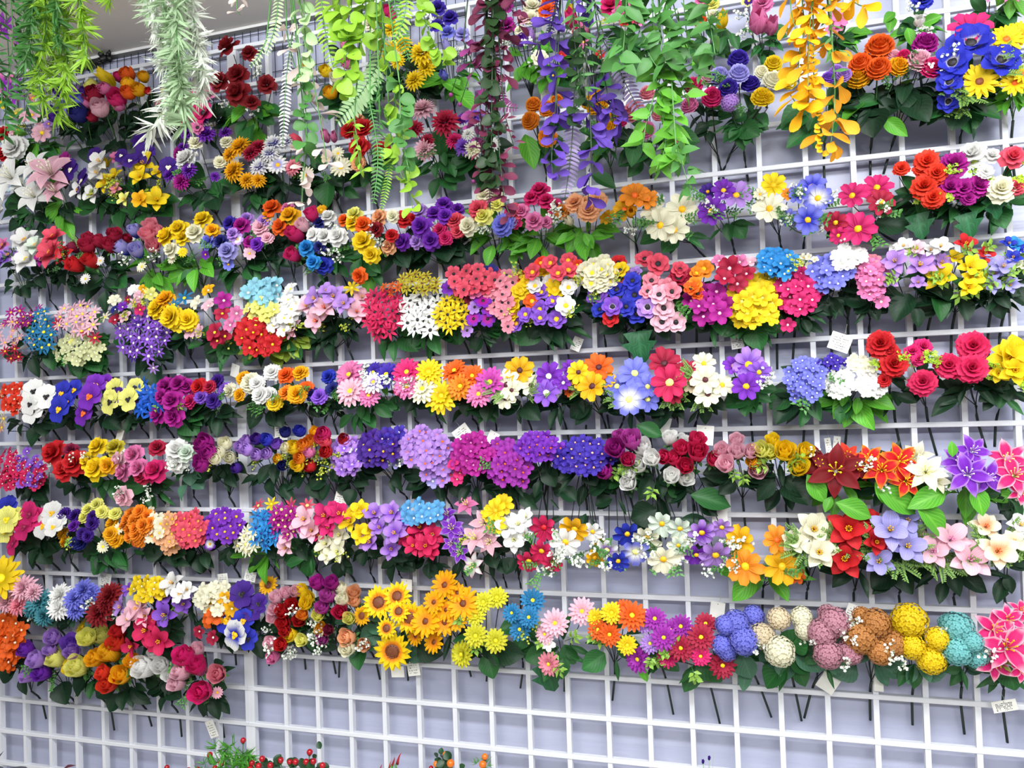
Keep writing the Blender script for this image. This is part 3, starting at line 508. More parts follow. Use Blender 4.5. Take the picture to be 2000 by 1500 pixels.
4|pink and magenta star daisies|dk5 no|-711 30 1616|-721 -12 1697|85 105|st mag/gold -672,-52,1864,35 -688,-111,1819,36 -670,-81,1843,31 -722,-101,1852,34 -710,-82,1858,35 -651,-106,1816,32 -731,-104,1825,37 -686,-91,1838,34 -675,-102,1818,34 lpk/gold -712,-104,1798,34 -745,-103,1764,30 -757,-96,1816,31 -683,-108,1773,36 -757,-110,1785,34 -705,-112,1822,37 -704,-118,1778,33 -698,-99,1809,30 -705,-107,1760,33 crim/gold -736,-111,1737,32 -705,-94,1720,29 -696,-114,1742,28 -733,-95,1716,30|
4|cerulean blue daisies|md8 gl2|-643 30 1586|-639 -12 1697|61 77|st cer/yel -593,-101,1823,38 -593,-114,1740,42 -676,-85,1812,43 -564,-109,1776,40 -650,-105,1771,37 -613,-101,1802,37 -575,-84,1814,37 -606,-110,1767,38 -631,-101,1821,37 -646,-77,1846,37 -573,-109,1747,41 -630,-107,1750,40 -565,-94,1794,37 -590,-110,1786,43 -629,-111,1789,36 -587,-96,1804,40 -614,-84,1850,36|
4|pink star daisies|md4 gl2|-472 30 1613|-481 -12 1697|160 78|st lpk/yel -453,-105,1830,34 -533,-110,1802,36 -528,-96,1851,40 -409,-112,1796,42 -483,-107,1782,35 -423,-91,1835,38 -503,-98,1825,40 -456,-102,1800,40 -477,-88,1858,41 -503,-91,1847,41 -544,-96,1828,37 -507,-109,1804,36 -464,-118,1806,34 -449,-114,1780,40 -429,-101,1819,36 -421,-115,1784,36 -480,-100,1825,42 -455,-85,1853,40 crim/yel -547,-102,1808,35 -435,-109,1779,35 -409,-107,1759,36 -350,-43,1871,28|
4|cream green blossoms|md8 gl2|-519 30 1579|-503 -12 1697|84 53|fl lcr -432,-94,1737,33 -548,-82,1753,34 -463,-98,1694,29 -559,-88,1715,33 -483,-94,1753,31 -489,-108,1709,34 -403,-87,1731,28 -416,-96,1706,30 -457,-86,1764,29 -493,-105,1736,32 -450,-118,1722,33 -438,-103,1710,33 -520,-103,1729,31 -531,-82,1766,31 -446,-103,1733,33 -511,-109,1702,28 -421,-98,1720,29 -469,-114,1695,32 -575,-84,1738,31 -423,-85,1746,34 -505,-86,1766,28 -437,-85,1757,31 lem -502,-94,1750,26|
4|pastel mixed blossoms|dk4 yg3|-334 30 1591|-327 -12 1697|87 62|fl wht -291,-82,1889,40 lpk -268,-88,1868,40 lem -238,-78,1874,40 cream -342,-99,1861,40 hot/yel -253,-104,1829,36 pur -310,-106,1840,32 nav -331,-111,1834,29 lpk -300,-106,1811,40 crim -347,-96,1807,36 gold -261,-81,1890,29 st lpk/yel -273,-102,1852,36 cream -403,-75,1820,37|
4|lilac star daisies|dk5 gl1|-272 30 1590|-271 -12 1697|85 110|st vio/cream -282,-94,1790,41 -225,-108,1698,38 -187,-87,1740,37 -314,-105,1727,38 -190,-94,1790,39 -226,-110,1745,37 -240,-91,1811,41 -291,-100,1757,33 -259,-112,1716,40 -345,-82,1784,40 -220,-111,1776,37 -248,-116,1750,40 -190,-107,1709,34 -208,-115,1723,35 -208,-96,1752,39 -264,-89,1803,40 -182,-85,1763,36 -342,-83,1764,42 -304,-95,1779,39 -266,-117,1736,33 -197,-105,1772,34 -281,-114,1713,34 -214,-89,1791,38 -288,-87,1810,36 lil/cream -228,-87,1666,32 dpur/cream -268,-96,1788,36 -200,-91,1759,36 -274,-107,1698,32|
4|yellow blossoms with blue|dk5 no|-166 30 1606|-165 -12 1697|69 69|pe yel -198,-96,1830,59 -137,-113,1800,65 -100,-98,1792,56 gold -172,-95,1853,50 st cer/yel -117,-89,1854,49 -138,-105,1836,39 fl yel -126,-107,1775,39|
4|wine and pink primroses|md5+dk3 yg2|-10 30 1613|-19 -12 1697|87 106|fl lpk/yel -98,-86,1761,49 -54,-105,1757,43 crim/yel -2,-113,1750,57 22,-103,1739,52 7,-116,1727,46 lpk/cream -28,-103,1825,42 mag 16,-96,1837,48 cream -75,-90,1837,42 gold -50,-73,1872,41 crim/yel 11,-97,1802,45 pnk 48,-86,1801,45 43,-108,1768,41|md -134 -63 1754 -0.85 -0.50 -0.14 46;md -80 -63 1729 -0.85 -0.50 -0.14 46
4|scarlet primroses|yl3+md4 no|90 30 1598|102 -12 1697|79 69|fl red/yel 160,-98,1741,46 48,-84,1755,41 102,-109,1704,46 108,-82,1786,39 115,-111,1744,40 147,-110,1700,42 150,-86,1783,40 81,-82,1776,44 178,-95,1758,42 170,-105,1714,46 75,-104,1732,44 135,-103,1738,48 118,-103,1763,47 182,-95,1729,40 135,-96,1773,48 88,-101,1754,48 96,-102,1724,45 121,-105,1698,44 92,-85,1790,41 143,-101,1720,42 170,-107,1710,47 154,-107,1698,40 75,-98,1760,45|
4|aqua and lemon blossoms|yl3 no|128 30 1583|127 -12 1697|64 69|fl aqua 94,-97,1852,49 179,-88,1839,43 145,-86,1876,43 146,-108,1835,44 112,-88,1872,47 113,-95,1839,42 168,-75,1869,51 169,-107,1845,45 169,-106,1824,47 122,-96,1853,45 133,-94,1865,41 147,-89,1861,44 lem 124,-102,1808,42 180,-112,1800,40 156,-112,1786,41 155,-105,1819,37 93,-95,1811,40 111,-94,1789,44 135,-106,1823,41 161,-111,1803,38 168,-112,1791,38|
4|white primroses|yl6+md3 no|186 30 1586|188 -12 1697|57 82|fl wht/yel 234,-99,1785,40 165,-101,1795,40 208,-112,1745,43 184,-91,1833,40 192,-110,1772,39 209,-106,1802,45 232,-92,1814,44 219,-102,1762,45 179,-102,1812,44 216,-101,1824,39 199,-107,1788,41 175,-108,1760,45 231,-110,1798,44 243,-100,1797,39 230,-114,1776,41 215,-119,1775,42 177,-97,1790,37 214,-83,1855,42|
4|blush pink orchids|dk6 yg6|290 30 1585|301 -12 1697|122 74|or lpk/org 328,-107,1794,59 302,-103,1763,60 412,-95,1780,56 lpk 224,-88,1752,47 221,-88,1739,37 408,-55,1821,47 269,-95,1803,47|
4|lilac orchids|dk7 yg4|341 30 1586|339 -12 1697|73 48|or lil/gold 300,-101,1820,56 353,-104,1822,56 386,-111,1800,49 st yel 389,-73,1847,46 or lil 336,-106,1837,43|
4|crimson black-eyed daisies|md5 no|528 30 1596|498 -12 1697|70 72|st cpk/blk 438,-76,1814,37 538,-92,1779,41 463,-107,1736,41 492,-82,1822,38 508,-110,1725,40 486,-105,1774,44 441,-90,1775,44 521,-104,1750,41 519,-81,1809,40 488,-113,1738,42 519,-110,1776,39 475,-91,1811,42 499,-113,1755,39 449,-101,1752,41 451,-100,1790,42 469,-93,1792,41 480,-116,1755,41 500,-92,1803,39 536,-97,1748,38 469,-107,1775,41 524,-95,1788,39 458,-87,1821,40 504,-103,1745,39 496,-102,1735,38 530,-101,1769,41 469,-104,1748,43 474,-100,1720,45|
4|mustard star blossoms|dk4 no|577 30 1593|571 -12 1697|90 38|st ylg/brn 590,-120,1826,32 632,-94,1840,33 542,-94,1856,29 576,-93,1865,32 601,-83,1861,29 620,-111,1826,30 598,-105,1839,28 556,-103,1830,33 572,-106,1845,30 557,-88,1863,31 543,-101,1839,32 619,-108,1843,30 634,-109,1824,30 606,-108,1820,31 592,-101,1854,30 org/brn 488,-90,1841,25 532,-102,1835,26 507,-88,1824,25 515,-100,1841,26 474,-63,1830,24|
4|white black-eyed daisies|md6 no|571 30 1601|576 -12 1697|70 65|st wht/blk 600,-104,1729,41 561,-95,1799,46 629,-86,1790,44 559,-112,1742,44 593,-103,1769,40 596,-82,1801,38 633,-93,1751,46 540,-100,1772,41 580,-114,1726,45 611,-98,1780,46 563,-105,1771,46 622,-96,1733,45 589,-118,1748,44 613,-103,1755,45 580,-92,1789,47 545,-89,1791,47 582,-83,1809,47 572,-109,1740,41 579,-111,1761,46 633,-87,1773,39 618,-110,1721,47|
4|yellow black-eyed daisies|md5 no|683 30 1602|670 -12 1697|52 54|st yel/blk 692,-84,1783,40 659,-106,1737,40 657,-93,1793,38 698,-97,1739,40 646,-106,1765,41 681,-106,1765,43 700,-88,1763,42 676,-84,1795,37 665,-109,1757,38 682,-104,1740,40 652,-95,1777,43 670,-108,1726,38 643,-103,1746,43|
4|purple black-eyed daisies|md6+dk3 no|728 30 1587|732 -12 1697|48 65|pm mag>pur/blk 755,-103,1785,40 730,-105,1743,37 772,-101,1766,40 764,-100,1741,37 lil/blk 734,-105,1771,34 708,-92,1717,34 wine/blk 721,-93,1795,34|
4|crimson cineraria|dk4 no|728 30 1606|725 -12 1697|75 47|pm cor/blk 760,-98,1816,33 684,-105,1837,33 742,-94,1864,33 724,-107,1833,33 785,-98,1834,39 713,-97,1862,34 760,-96,1843,37 739,-115,1814,33 711,-114,1814,39 677,-90,1858,39 701,-98,1844,36 688,-96,1823,39 754,-104,1827,37 776,-80,1851,39 741,-106,1839,35 725,-90,1860,32 pur/blk 664,-89,1825,40 nav/blk 768,-77,1859,38 pnk/blk 735,-102,1808,37 692,-101,1831,31|
4|pale pink black-eyed daisies|md5+dk3 no|784 30 1596|792 -12 1697|48 89|pm pk2/blk 829,-98,1824,38 803,-111,1756,33 773,-90,1802,38 823,-102,1789,38 800,-101,1830,34 805,-108,1777,35 824,-100,1764,37 782,-101,1769,39 779,-91,1826,36 830,-90,1807,38 806,-106,1797,38 812,-86,1845,39 815,-104,1814,33 781,-98,1785,35 814,-105,1759,36 775,-92,1812,36 834,-92,1792,32 821,-110,1775,35 812,-108,1747,37 817,-107,1719,31|
4|yellow and violet anemone cups|md4+dk4 yg3|878 30 1612|888 -12 1697|105 84|an yel/gold 905,-72,1849,43 979,-40,1836,43 932,-94,1798,45 868,-93,1821,40 850,-97,1801,40 833,-101,1768,37 wht/gold 887,-102,1810,35 920,-85,1822,35 966,-99,1801,36 961,-111,1758,42 vio/gold 901,-100,1794,35 897,-105,1754,39 899,-114,1732,35 935,-97,1728,42 835,-91,1725,40 929,-105,1770,32 865,-115,1743,33 org/gold 878,-102,1774,38 yel/gold 831,-96,1747,34|
4|coral red anemone cups|dk4 yg3|938 30 1584|931 -12 1697|105 49|an cor/gold 884,-108,1842,36 927,-104,1861,36 967,-99,1840,42 947,-118,1833,36 965,-83,1867,36 999,-91,1839,36 rorg/gold 901,-92,1865,30 987,-89,1852,30 org/gold 830,-71,1824,40 848,-86,1836,31|
4|cream anemone blossoms|dk5 yg5|1028 30 1616|1031 -12 1697|55 49|an cream/yel 1064,-91,1835,33 1002,-101,1818,32 1026,-93,1851,31 1044,-108,1813,37 1023,-115,1804,35 1049,-84,1859,31 1009,-102,1839,37 1064,-100,1807,33 1047,-108,1836,33 1026,-113,1828,36 1047,-103,1797,32 1072,-93,1823,35 1057,-106,1822,36 1029,-106,1818,35 1058,-95,1845,31|
4|blue anemones|dk7 gl2|1088 30 1581|1085 -12 1697|69 89|an blu/blk 1061,-93,1801,39 1080,-99,1787,41 1120,-99,1772,47 1116,-100,1805,38 1101,-111,1746,38 1121,-92,1729,41 wht>vio/blk 1035,-96,1776,45 1072,-119,1747,41 roy/blk 1040,-105,1744,35 org/blk 1088,-91,1814,40 yel/blk 1089,-92,1832,38 red/blk 1080,-68,1854,36 1064,-111,1722,35 lil 1120,-80,1825,30|
4|pink anemones|dk7+md2 gl3|1097 30 1691|1119 -12 1713|87 93|an cor/blk 1173,-82,1841,47 1142,-60,1859,39 crim/blk 1218,-88,1804,44 1249,-82,1806,35 cor/blk 1222,-88,1824,35 lpk>lpk/blk 1176,-112,1767,43 1183,-103,1738,46 wht>lil/blk 1149,-103,1743,47 lpk/blk 1179,-100,1707,44 1209,-93,1706,41 pk2/blk 1158,-92,1803,38 1190,-101,1784,41 1205,-113,1773,37 1151,-110,1777,32|ml 1120 -67 1693 0.11 -0.20 -0.97 77
4|orange anemone blossoms|dk5 no|1241 30 1579|1251 -12 1697|31 47|an lorg/gold 1275,-85,1821,40 1255,-107,1785,33 1259,-95,1812,29 org/blk 1247,-112,1776,31 1260,-101,1765,29|
4|crimson bauhinia blossoms|dk4 no|1345 30 1596|1343 -12 1697|57 49|fl crim/lpk 1331,-100,1817,59 1319,-115,1793,45 1346,-105,1781,45 1366,-96,1803,42 pnk 1353,-91,1831,37 1309,-89,1837,34 lpk 1375,-89,1829,31|
4|orchid purple blossoms|md4+dk3 no|1277 30 1606|1283 -12 1697|66 54|fl mag/lpk 1306,-116,1718,51 1268,-100,1747,51 lil/pnk 1312,-78,1773,55 mag/lpk 1262,-109,1737,42 1317,-103,1741,45 1273,-89,1772,43 1290,-105,1714,40 1293,-113,1739,40 1301,-97,1768,46 1245,-88,1752,46 1271,-105,1714,46|
4|soft yellow blossoms|md6 no|1364 30 1588|1374 -12 1697|72 71|fl yel/lem 1377,-113,1748,49 1409,-105,1711,45 1344,-83,1779,43 1352,-98,1704,45 1413,-90,1768,41 1332,-98,1744,50 1391,-76,1789,41 1386,-108,1718,49 1417,-103,1733,42 1374,-104,1698,41 1354,-114,1741,47 1364,-97,1770,47 1364,-115,1714,46 1341,-97,1722,44 1396,-111,1746,44 1372,-107,1731,45 1376,-84,1783,51 1400,-96,1764,46 1367,-105,1712,45 1415,-90,1764,42 1415,-104,1698,31 1414,-71,1792,40|
4|sky blue hydrangea|dk5 no|1428 30 1593|1430 -12 1697|53 41|fl azur/wht 1415,-114,1804,30 1466,-89,1826,30 1432,-91,1844,33 1444,-111,1795,32 1402,-101,1834,30 1437,-114,1817,35 1457,-108,1806,32 1419,-103,1831,28 1452,-90,1838,30 1404,-102,1815,33 1452,-95,1822,30 1424,-109,1814,32 1428,-100,1799,32 1412,-90,1843,35 1410,-101,1826,28 1431,-95,1831,28 1423,-95,1842,30|
4|hot pink blossoms|dk6+md3 no|1461 30 1592|1470 -12 1697|58 86|fl hot/wht 1501,-90,1780,35 1437,-90,1749,38 1491,-103,1724,36 1455,-89,1786,40 1457,-109,1723,35 1511,-86,1751,39 1478,-92,1795,34 1474,-107,1759,35 1451,-106,1762,39 1472,-112,1717,35 1473,-115,1737,36 1454,-100,1746,38 1491,-107,1765,38 1479,-95,1777,39 1489,-103,1748,32 1507,-93,1769,34 1446,-97,1730,39 1437,-95,1772,35 1465,-109,1766,33 1498,-108,1735,33 1499,-99,1750,38 1480,-105,1726,36 1448,-89,1686,35|
4|periwinkle blossoms|dk8 no|1549 30 1601|1543 -12 1697|59 46|fl peri/wht 1533,-116,1768,31 1508,-84,1818,31 1562,-83,1813,34 1501,-92,1779,36 1560,-109,1781,30 1528,-113,1795,31 1540,-90,1821,36 1550,-102,1796,33 1515,-101,1782,33 1568,-99,1799,31 1501,-101,1797,33 1543,-101,1785,34 1524,-86,1815,32 1549,-114,1765,35 1524,-104,1763,34 1540,-95,1809,35 1528,-103,1783,35 1514,-91,1804,37 1514,-104,1769,31 1572,-101,1788,36|
4|ivory white blossoms|dk4 yg2|1588 30 1599|1579 -12 1697|106 34|fl wht 1555,-116,1808,31 1599,-112,1814,27 1567,-93,1841,30 1578,-114,1805,31 1586,-90,1832,32 1551,-107,1826,30 1563,-108,1823,32 1587,-104,1817,30 1599,-91,1829,32 1575,-103,1822,31 1570,-103,1812,33 1564,-113,1803,29 cream/gold 1507,-100,1822,18 1479,-92,1820,20 1496,-89,1811,20 1496,-88,1831,17 1486,-81,1831,20|
4|rose pink blossoms|dk7 no|1628 30 1611|1624 -12 1697|41 68|fl pnk/cream 1615,-107,1777,31 1627,-103,1747,32 1601,-105,1755,28 1622,-91,1807,31 1593,-100,1784,27 1637,-94,1784,32 1629,-111,1768,29 1604,-104,1796,27 1611,-107,1739,28 1621,-105,1761,28 1623,-104,1790,32 1604,-116,1766,29 1596,-94,1770,27 1633,-102,1794,28 1603,-103,1784,31 1635,-102,1755,30 1602,-102,1744,28 1613,-113,1786,28 1612,-106,1754,31 1618,-105,1741,31 1612,-101,1805,27 1616,-94,1797,32 1634,-94,1723,36 pk2/cream 1610,-89,1800,26 1625,-90,1813,29 1611,-79,1818,27 1598,-86,1811,30 1626,-97,1800,25 1616,-90,1808,26|
4|lilac freesias|dk6 le7|1728 30 1609|1714 -12 1697|83 51|or lil/gold 1662,-105,1803,48 1650,-100,1767,39 1709,-97,1792,53 1753,-80,1796,40 1704,-103,1757,29|
4|yellow freesias|dk7 le7|1790 30 1596|1792 -12 1697|67 58|or yel 1750,-87,1766,56 1800,-107,1780,47 1801,-109,1757,39 1794,-115,1738,39 1824,-92,1752,42 1780,-77,1805,32|
4|lavender freesias|dk6 le4|1863 30 1579|1860 -12 1697|42 40|or lav 1857,-106,1776,44 1834,-83,1792,30 1874,-88,1741,31 1838,-106,1741,31 1845,-99,1765,28|
4|red and white freesias|md3 le5|1739 30 1602|1746 -12 1697|108 30|or red 1796,-92,1830,37 1834,-79,1808,33 wht 1748,-106,1827,39 lpk 1703,-106,1826,34 wht 1681,-97,1835,35 1730,-101,1821,29|
4|blue freesias|dk5 le5|1881 30 1578|1886 -12 1697|31 39|or roy 1876,-105,1793,30 1873,-95,1823,28 fl cream 1891,-101,1779,26 or azur 1885,-92,1822,28 roy 1900,-94,1808,23|
5|peach and red daisies|dk5 no|-753 30 1395|-756 -12 1497|59 99|st pch/yel -768,-96,1615,42 bei -753,-106,1538,42 pch -789,-83,1511,33 fl rorg -725,-98,1624,43 -709,-100,1562,40 -682,-98,1594,38 -764,-96,1604,38 -709,-107,1594,37 -740,-107,1578,41 -699,-97,1624,45 -751,-98,1624,37 -700,-100,1582,42 -718,-104,1576,42|
5|white pansies|dk8 no|-672 30 1380|-670 -12 1497|75 60|pa wht/blk -646,-95,1614,64 -593,-101,1597,62 -639,-115,1577,52 -637,-109,1554,60 -706,-95,1571,46|
5|royal blue pansies|dk8 no|-554 30 1401|-554 -12 1497|59 59|pa blu/gold -544,-93,1603,67 -531,-115,1559,66 -504,-87,1613,54 -510,-108,1580,44|
5|purple pansies|dk7 no|-464 30 1386|-459 -12 1497|68 76|pa pur/org -426,-110,1592,66 -455,-103,1545,62 pur/gold -427,-89,1625,55 -407,-72,1632,42|
5|lemon yellow pansies|dk8 no|-339 30 1417|-343 -12 1497|69 48|pa lem/blk -356,-93,1611,54 -366,-98,1575,62 -291,-112,1580,57 -289,-89,1613,47 dpur/blk -336,-100,1593,40 -273,-98,1580,36|
5|azure blue star blooms|dk6 gl1|-247 30 1403|-255 -12 1497|56 64|st azb/azb -222,-106,1597,51 -216,-111,1539,47 -282,-91,1586,50 -193,-110,1564,47 -235,-104,1564,50 -267,-79,1619,45 -247,-115,1550,48 -205,-98,1598,48 -249,-104,1587,44 -272,-101,1565,48 -219,-102,1578,50 -275,-90,1601,43|
5|magenta roses|md4+dk4 le4|-172 30 1402|-177 -12 1497|70 74|ro mag -184,-90,1612,50 -139,-93,1618,48 -145,-112,1572,56 -120,-83,1610,44 -202,-101,1535,50 -148,-105,1528,53 -179,-111,1584,42|
5|red and violet zinnias|dk7 gl4|-45 30 1393|-54 -12 1497|69 49|pe red -62,-106,1606,45 hot -108,-86,1569,39 vio -51,-113,1578,38 dpur -17,-108,1568,41 -19,-86,1620,38 crim -28,-107,1606,33 vio 1,-81,1598,37 nav -67,-100,1590,31|
5|cream and yellow ranunculus|dk7 gl4|128 30 1386|111 -12 1497|92 64|pe cream 19,-83,1593,40 gold 59,-98,1581,34 65,-85,1624,41 cream 94,-98,1612,51 wht 121,-108,1608,41 142,-69,1638,45 136,-115,1577,47 157,-106,1578,40 yel 166,-102,1557,42|
5|orange ranunculus|dk8 gl4|228 30 1413|222 -12 1497|51 54|pe org 201,-94,1627,44 gold 242,-92,1632,40 lorg 209,-108,1581,40 gold 246,-119,1576,48 org 263,-100,1589,40|
5|navy carnations|dk8 gl4|277 30 1388|289 -12 1497|49 52|pe roy 322,-88,1618,38 nav 339,-96,1585,38 vio 304,-107,1568,40 nav 279,-100,1575,35|
5|pink gerberas|md6 no|363 30 1463|369 -12 1497|71 62|ge pnk 383,-90,1621,72 lpk 399,-117,1578,71 pnk 445,-109,1566,53|md 405 -70 1548 -0.05 -0.25 -0.97 43;dk 394 -71 1585 0.03 -0.23 -0.97 36
5|indigo gerberas|md4 wf3|457 30 1458|458 -12 1497|49 45|ge indg 453,-92,1624,52 489,-94,1616,68 vio>wht/yel 461,-111,1598,58|br 470 -72 1598 0.27 -0.16 -0.95 36;md 441 -75 1541 0.86 0.01 -0.52 59
5|hot pink gerberas|dk4 wf3|525 30 1464|527 -12 1498|42 49|ge hot 550,-104,1620,70 pnk 554,-117,1585,60 hot 532,-105,1582,38|
5|yellow gerberas|md3 wf3|583 30 1459|589 -12 1497|61 74|ge yel 605,-97,1618,67 yel/gold 638,-100,1557,79 cream/yel 592,-109,1577,69|
5|orange gerberas|dk5 no|687 30 1464|686 -12 1498|55 50|ge org 670,-88,1619,60 719,-97,1604,56 lorg 692,-108,1580,62|
5|magenta gerberas|dk4+md3 no|736 30 1459|739 -12 1497|51 51|ge pmg 766,-103,1586,74 pnk 740,-114,1559,59|
5|cream dark-eyed cosmos|dk5 fe4|843 30 1396|830 -12 1497|67 61|co cream/dke 807,-100,1579,65 803,-100,1548,51 865,-91,1576,52 821,-106,1566,43 gold/dke 837,-88,1613,62|
5|violet cosmos with pale eyes|dk6 fe3|928 30 1410|921 -12 1497|65 57|co pur/cream 911,-97,1596,61 vio/cream 906,-108,1557,60 pur/cream 957,-77,1613,36 948,-109,1579,33|
5|orange and gold cosmos|dk7 fe3|1029 30 1416|1019 -12 1497|71 55|co org/dke 1030,-92,1612,60 gold/dke 1017,-116,1568,62 yel/dke 984,-105,1602,48 org/dke 958,-83,1558,27 gold/dke 1051,-98,1581,36 985,-99,1581,36|
5|blue cosmos|dk5 fe4|1047 30 1447|1074 -12 1497|68 63|co peri/lem 1113,-96,1594,67 1072,-100,1566,53 wht>peri/lem 1101,-119,1536,67 peri/lem 1140,-97,1534,50 1142,-103,1563,47|md 1109 -76 1475 0.93 0.03 -0.37 68
5|crimson cosmos|dk6 fe4|1169 30 1415|1180 -12 1497|63 74|co crim/dke 1180,-91,1614,67 cpk/lem 1192,-113,1570,73 crim/dke 1228,-93,1595,46 1201,-99,1541,35|
5|cream cosmos with gold eyes|dk6 fe5|1229 30 1446|1248 -12 1497|62 66|co cream/dke 1270,-106,1573,57 cream/gold 1305,-96,1560,48 cream/dke 1274,-105,1541,54 cream/gold 1267,-87,1610,46 bei/dke 1238,-94,1562,32|
5|violet purple cosmos|md5 wf5|1367 30 1426|1364 -12 1497|58 57|co vio>lil/gold 1363,-92,1603,65 pur/gold 1356,-116,1555,56 vio/gold 1384,-102,1585,45 pur/gold 1331,-93,1602,40|
5|periwinkle hydrangea|dk4+md3 gl2|1475 30 1388|1485 -12 1497|85 65|fl peri 1452,-96,1541,22 1493,-88,1605,21 1505,-119,1552,23 1465,-96,1577,23 1489,-113,1527,25 1480,-108,1556,22 1513,-94,1582,25 1461,-91,1603,21 1442,-108,1565,25 1469,-103,1535,22 1481,-99,1590,24 1446,-90,1584,25 1493,-99,1577,21 1461,-102,1562,21 1508,-108,1567,23 1482,-114,1572,24 1492,-118,1560,21 1491,-110,1546,22 1475,-84,1607,25 1456,-91,1526,24 1463,-103,1590,24 1467,-117,1550,25 1502,-91,1600,24 1473,-99,1569,23 1478,-102,1519,21 1494,-109,1589,25 1499,-115,1536,25 1479,-114,1537,21 1448,-103,1552,21 1453,-106,1572,21 indg 1540,-90,1592,22 1510,-91,1598,21 1561,-64,1599,24 1534,-83,1611,22 1527,-88,1589,20 1524,-96,1601,22 1547,-74,1605,21 1516,-90,1589,22 1533,-79,1600,20|
5|white hydrangea|br4+md4 wf2|1566 30 1402|1577 -12 1497|73 60|fl wht 1530,-84,1542,21 1566,-111,1568,23 1558,-117,1535,20 1535,-86,1573,25 1550,-108,1555,25 1536,-89,1557,25 1553,-88,1576,21 1569,-117,1549,22 1544,-107,1530,22 1545,-104,1566,22 1547,-109,1544,23 1557,-113,1548,22 1536,-104,1546,21 1559,-107,1573,25 1525,-83,1560,25 1562,-103,1559,23 1536,-101,1532,23 1606,-104,1534,23 1590,-98,1570,23 1624,-93,1560,22 1581,-107,1552,23 1605,-98,1559,21 1591,-102,1539,21 1627,-96,1538,25 1592,-103,1557,24 1612,-98,1572,20 1611,-105,1547,22 1600,-104,1546,23 1601,-97,1571,24 1624,-90,1548,25 1612,-97,1557,23 1619,-91,1531,24 1583,-113,1544,21 1594,-116,1534,23 1630,-94,1547,23 cream 1571,-84,1600,22 1606,-100,1584,23 1598,-71,1605,20 1580,-96,1584,21 1615,-80,1599,23 1586,-83,1597,22 1595,-96,1583,22 1581,-66,1610,20 1601,-87,1596,22 1571,-97,1589,22|br 1561 -69 1539 -0.28 -0.32 -0.90 36;br 1585 -70 1524 -0.13 -0.27 -0.95 38;md 1548 -70 1507 -0.05 -0.25 -0.97 41
5|scarlet carnations|dk5 lm5|1683 30 1400|1665 -12 1497|35 72|pe red 1650,-107,1590,53 1629,-100,1634,54 1633,-103,1558,27 1645,-105,1617,35|
5|rose red carnations|dk6 lm5|1754 30 1388|1728 -12 1497|35 59|pe cpk 1704,-109,1550,50 hot 1714,-73,1625,35 1692,-83,1615,32 1701,-99,1598,27|
5|hot pink carnations|dk7 lm4|1850 30 1404|1824 -12 1497|71 53|pe cpk 1802,-93,1620,58 1754,-102,1582,50 1792,-113,1575,57 1833,-92,1584,31|
5|bright yellow poppies|dk6+md2 lm3|1867 30 1406|1870 -12 1497|53 52|ma yel 1874,-93,1598,70 1863,-98,1588,67 1867,-118,1567,48 1841,-109,1563,33|
6|crimson and violet verbena|dk9 no|-716 30 1182|-723 -12 1297|83 74|fl cpk -727,-102,1341,28 -768,-73,1439,28 -794,-88,1387,27 -717,-100,1396,29 -802,-72,1419,26 -773,-98,1344,29 -733,-99,1371,29 -756,-98,1396,30 -715,-98,1418,25 -763,-102,1372,27 -751,-90,1423,26 -808,-57,1435,27 -738,-103,1355,27 -748,-100,1334,28 -746,-76,1430,30 -796,-81,1402,26 -709,-107,1358,28 -714,-112,1386,31 -741,-99,1410,30 -695,-110,1383,31 -788,-88,1358,30 -760,-94,1382,26 -740,-110,1367,29 -702,-109,1371,29 vio -683,-116,1345,28 -717,-62,1437,29 -656,-91,1387,28 -648,-98,1342,26 -696,-109,1392,24 -706,-97,1420,24 -648,-114,1366,29 -668,-76,1417,27 -623,-104,1365,28 -708,-106,1367,26 -697,-86,1412,26 -632,-94,1400,28 -668,-97,1400,28 -660,-114,1349,26 cpk -676,-110,1369,26 -633,-83,1362,30 -664,-81,1406,28 -650,-97,1338,31 -693,-96,1398,30 -637,-102,1380,25 -657,-108,1357,27 -623,-93,1387,29 -665,-107,1383,29 -671,-118,1352,27 -639,-105,1361,28 -645,-83,1343,26|
6|red roses|dk7 wf4|-569 30 1194|-563 -12 1297|64 59|ro red -572,-99,1433,69 -486,-110,1404,71 -520,-114,1386,59 wine -519,-91,1439,41|
6|yellow and gold roses|md6 wf3|-422 30 1197|-426 -12 1297|69 63|ro yel -425,-88,1449,51 -412,-108,1388,65 -442,-104,1410,53 gold -366,-113,1396,45 ylg -373,-81,1444,48|
6|pink roses|md5+dk2 wf5|-272 30 1202|-287 -12 1297|82 105|ro pnk -295,-93,1425,54 lpk -342,-96,1408,52 pnk -328,-98,1376,49 hot -221,-95,1379,64 pnk -263,-111,1388,52 crim -258,-107,1366,44 lpk -328,-100,1308,54 crim -236,-71,1441,47|
6|white mint roses|md4+mi4 wf4|-172 30 1206|-167 -12 1297|48 46|ro wht -137,-107,1435,60 -142,-102,1403,58 mint -108,-107,1428,47 -154,-107,1435,39|
6|purple and cream ranunculus|dk6 yg3|-51 30 1191|-48 -12 1297|68 50|ra mag -52,-94,1444,56 -29,-109,1420,50 -49,-110,1396,48 cream/gold -2,-78,1445,38 -4,-101,1426,38 -7,-116,1410,34 24,-97,1412,34|
6|violet ranunculus|dk7 yg5|128 30 1204|122 -12 1297|114 72|ra lil 65,-94,1438,38 89,-105,1432,36 dpur 40,-84,1383,31 113,-99,1458,34 blu 147,-102,1455,34 vio 168,-97,1444,32 lil 123,-115,1419,32 148,-111,1422,32 nav 188,-103,1390,29 187,-84,1473,29 blu 213,-54,1474,34 lil 80,-97,1455,31|
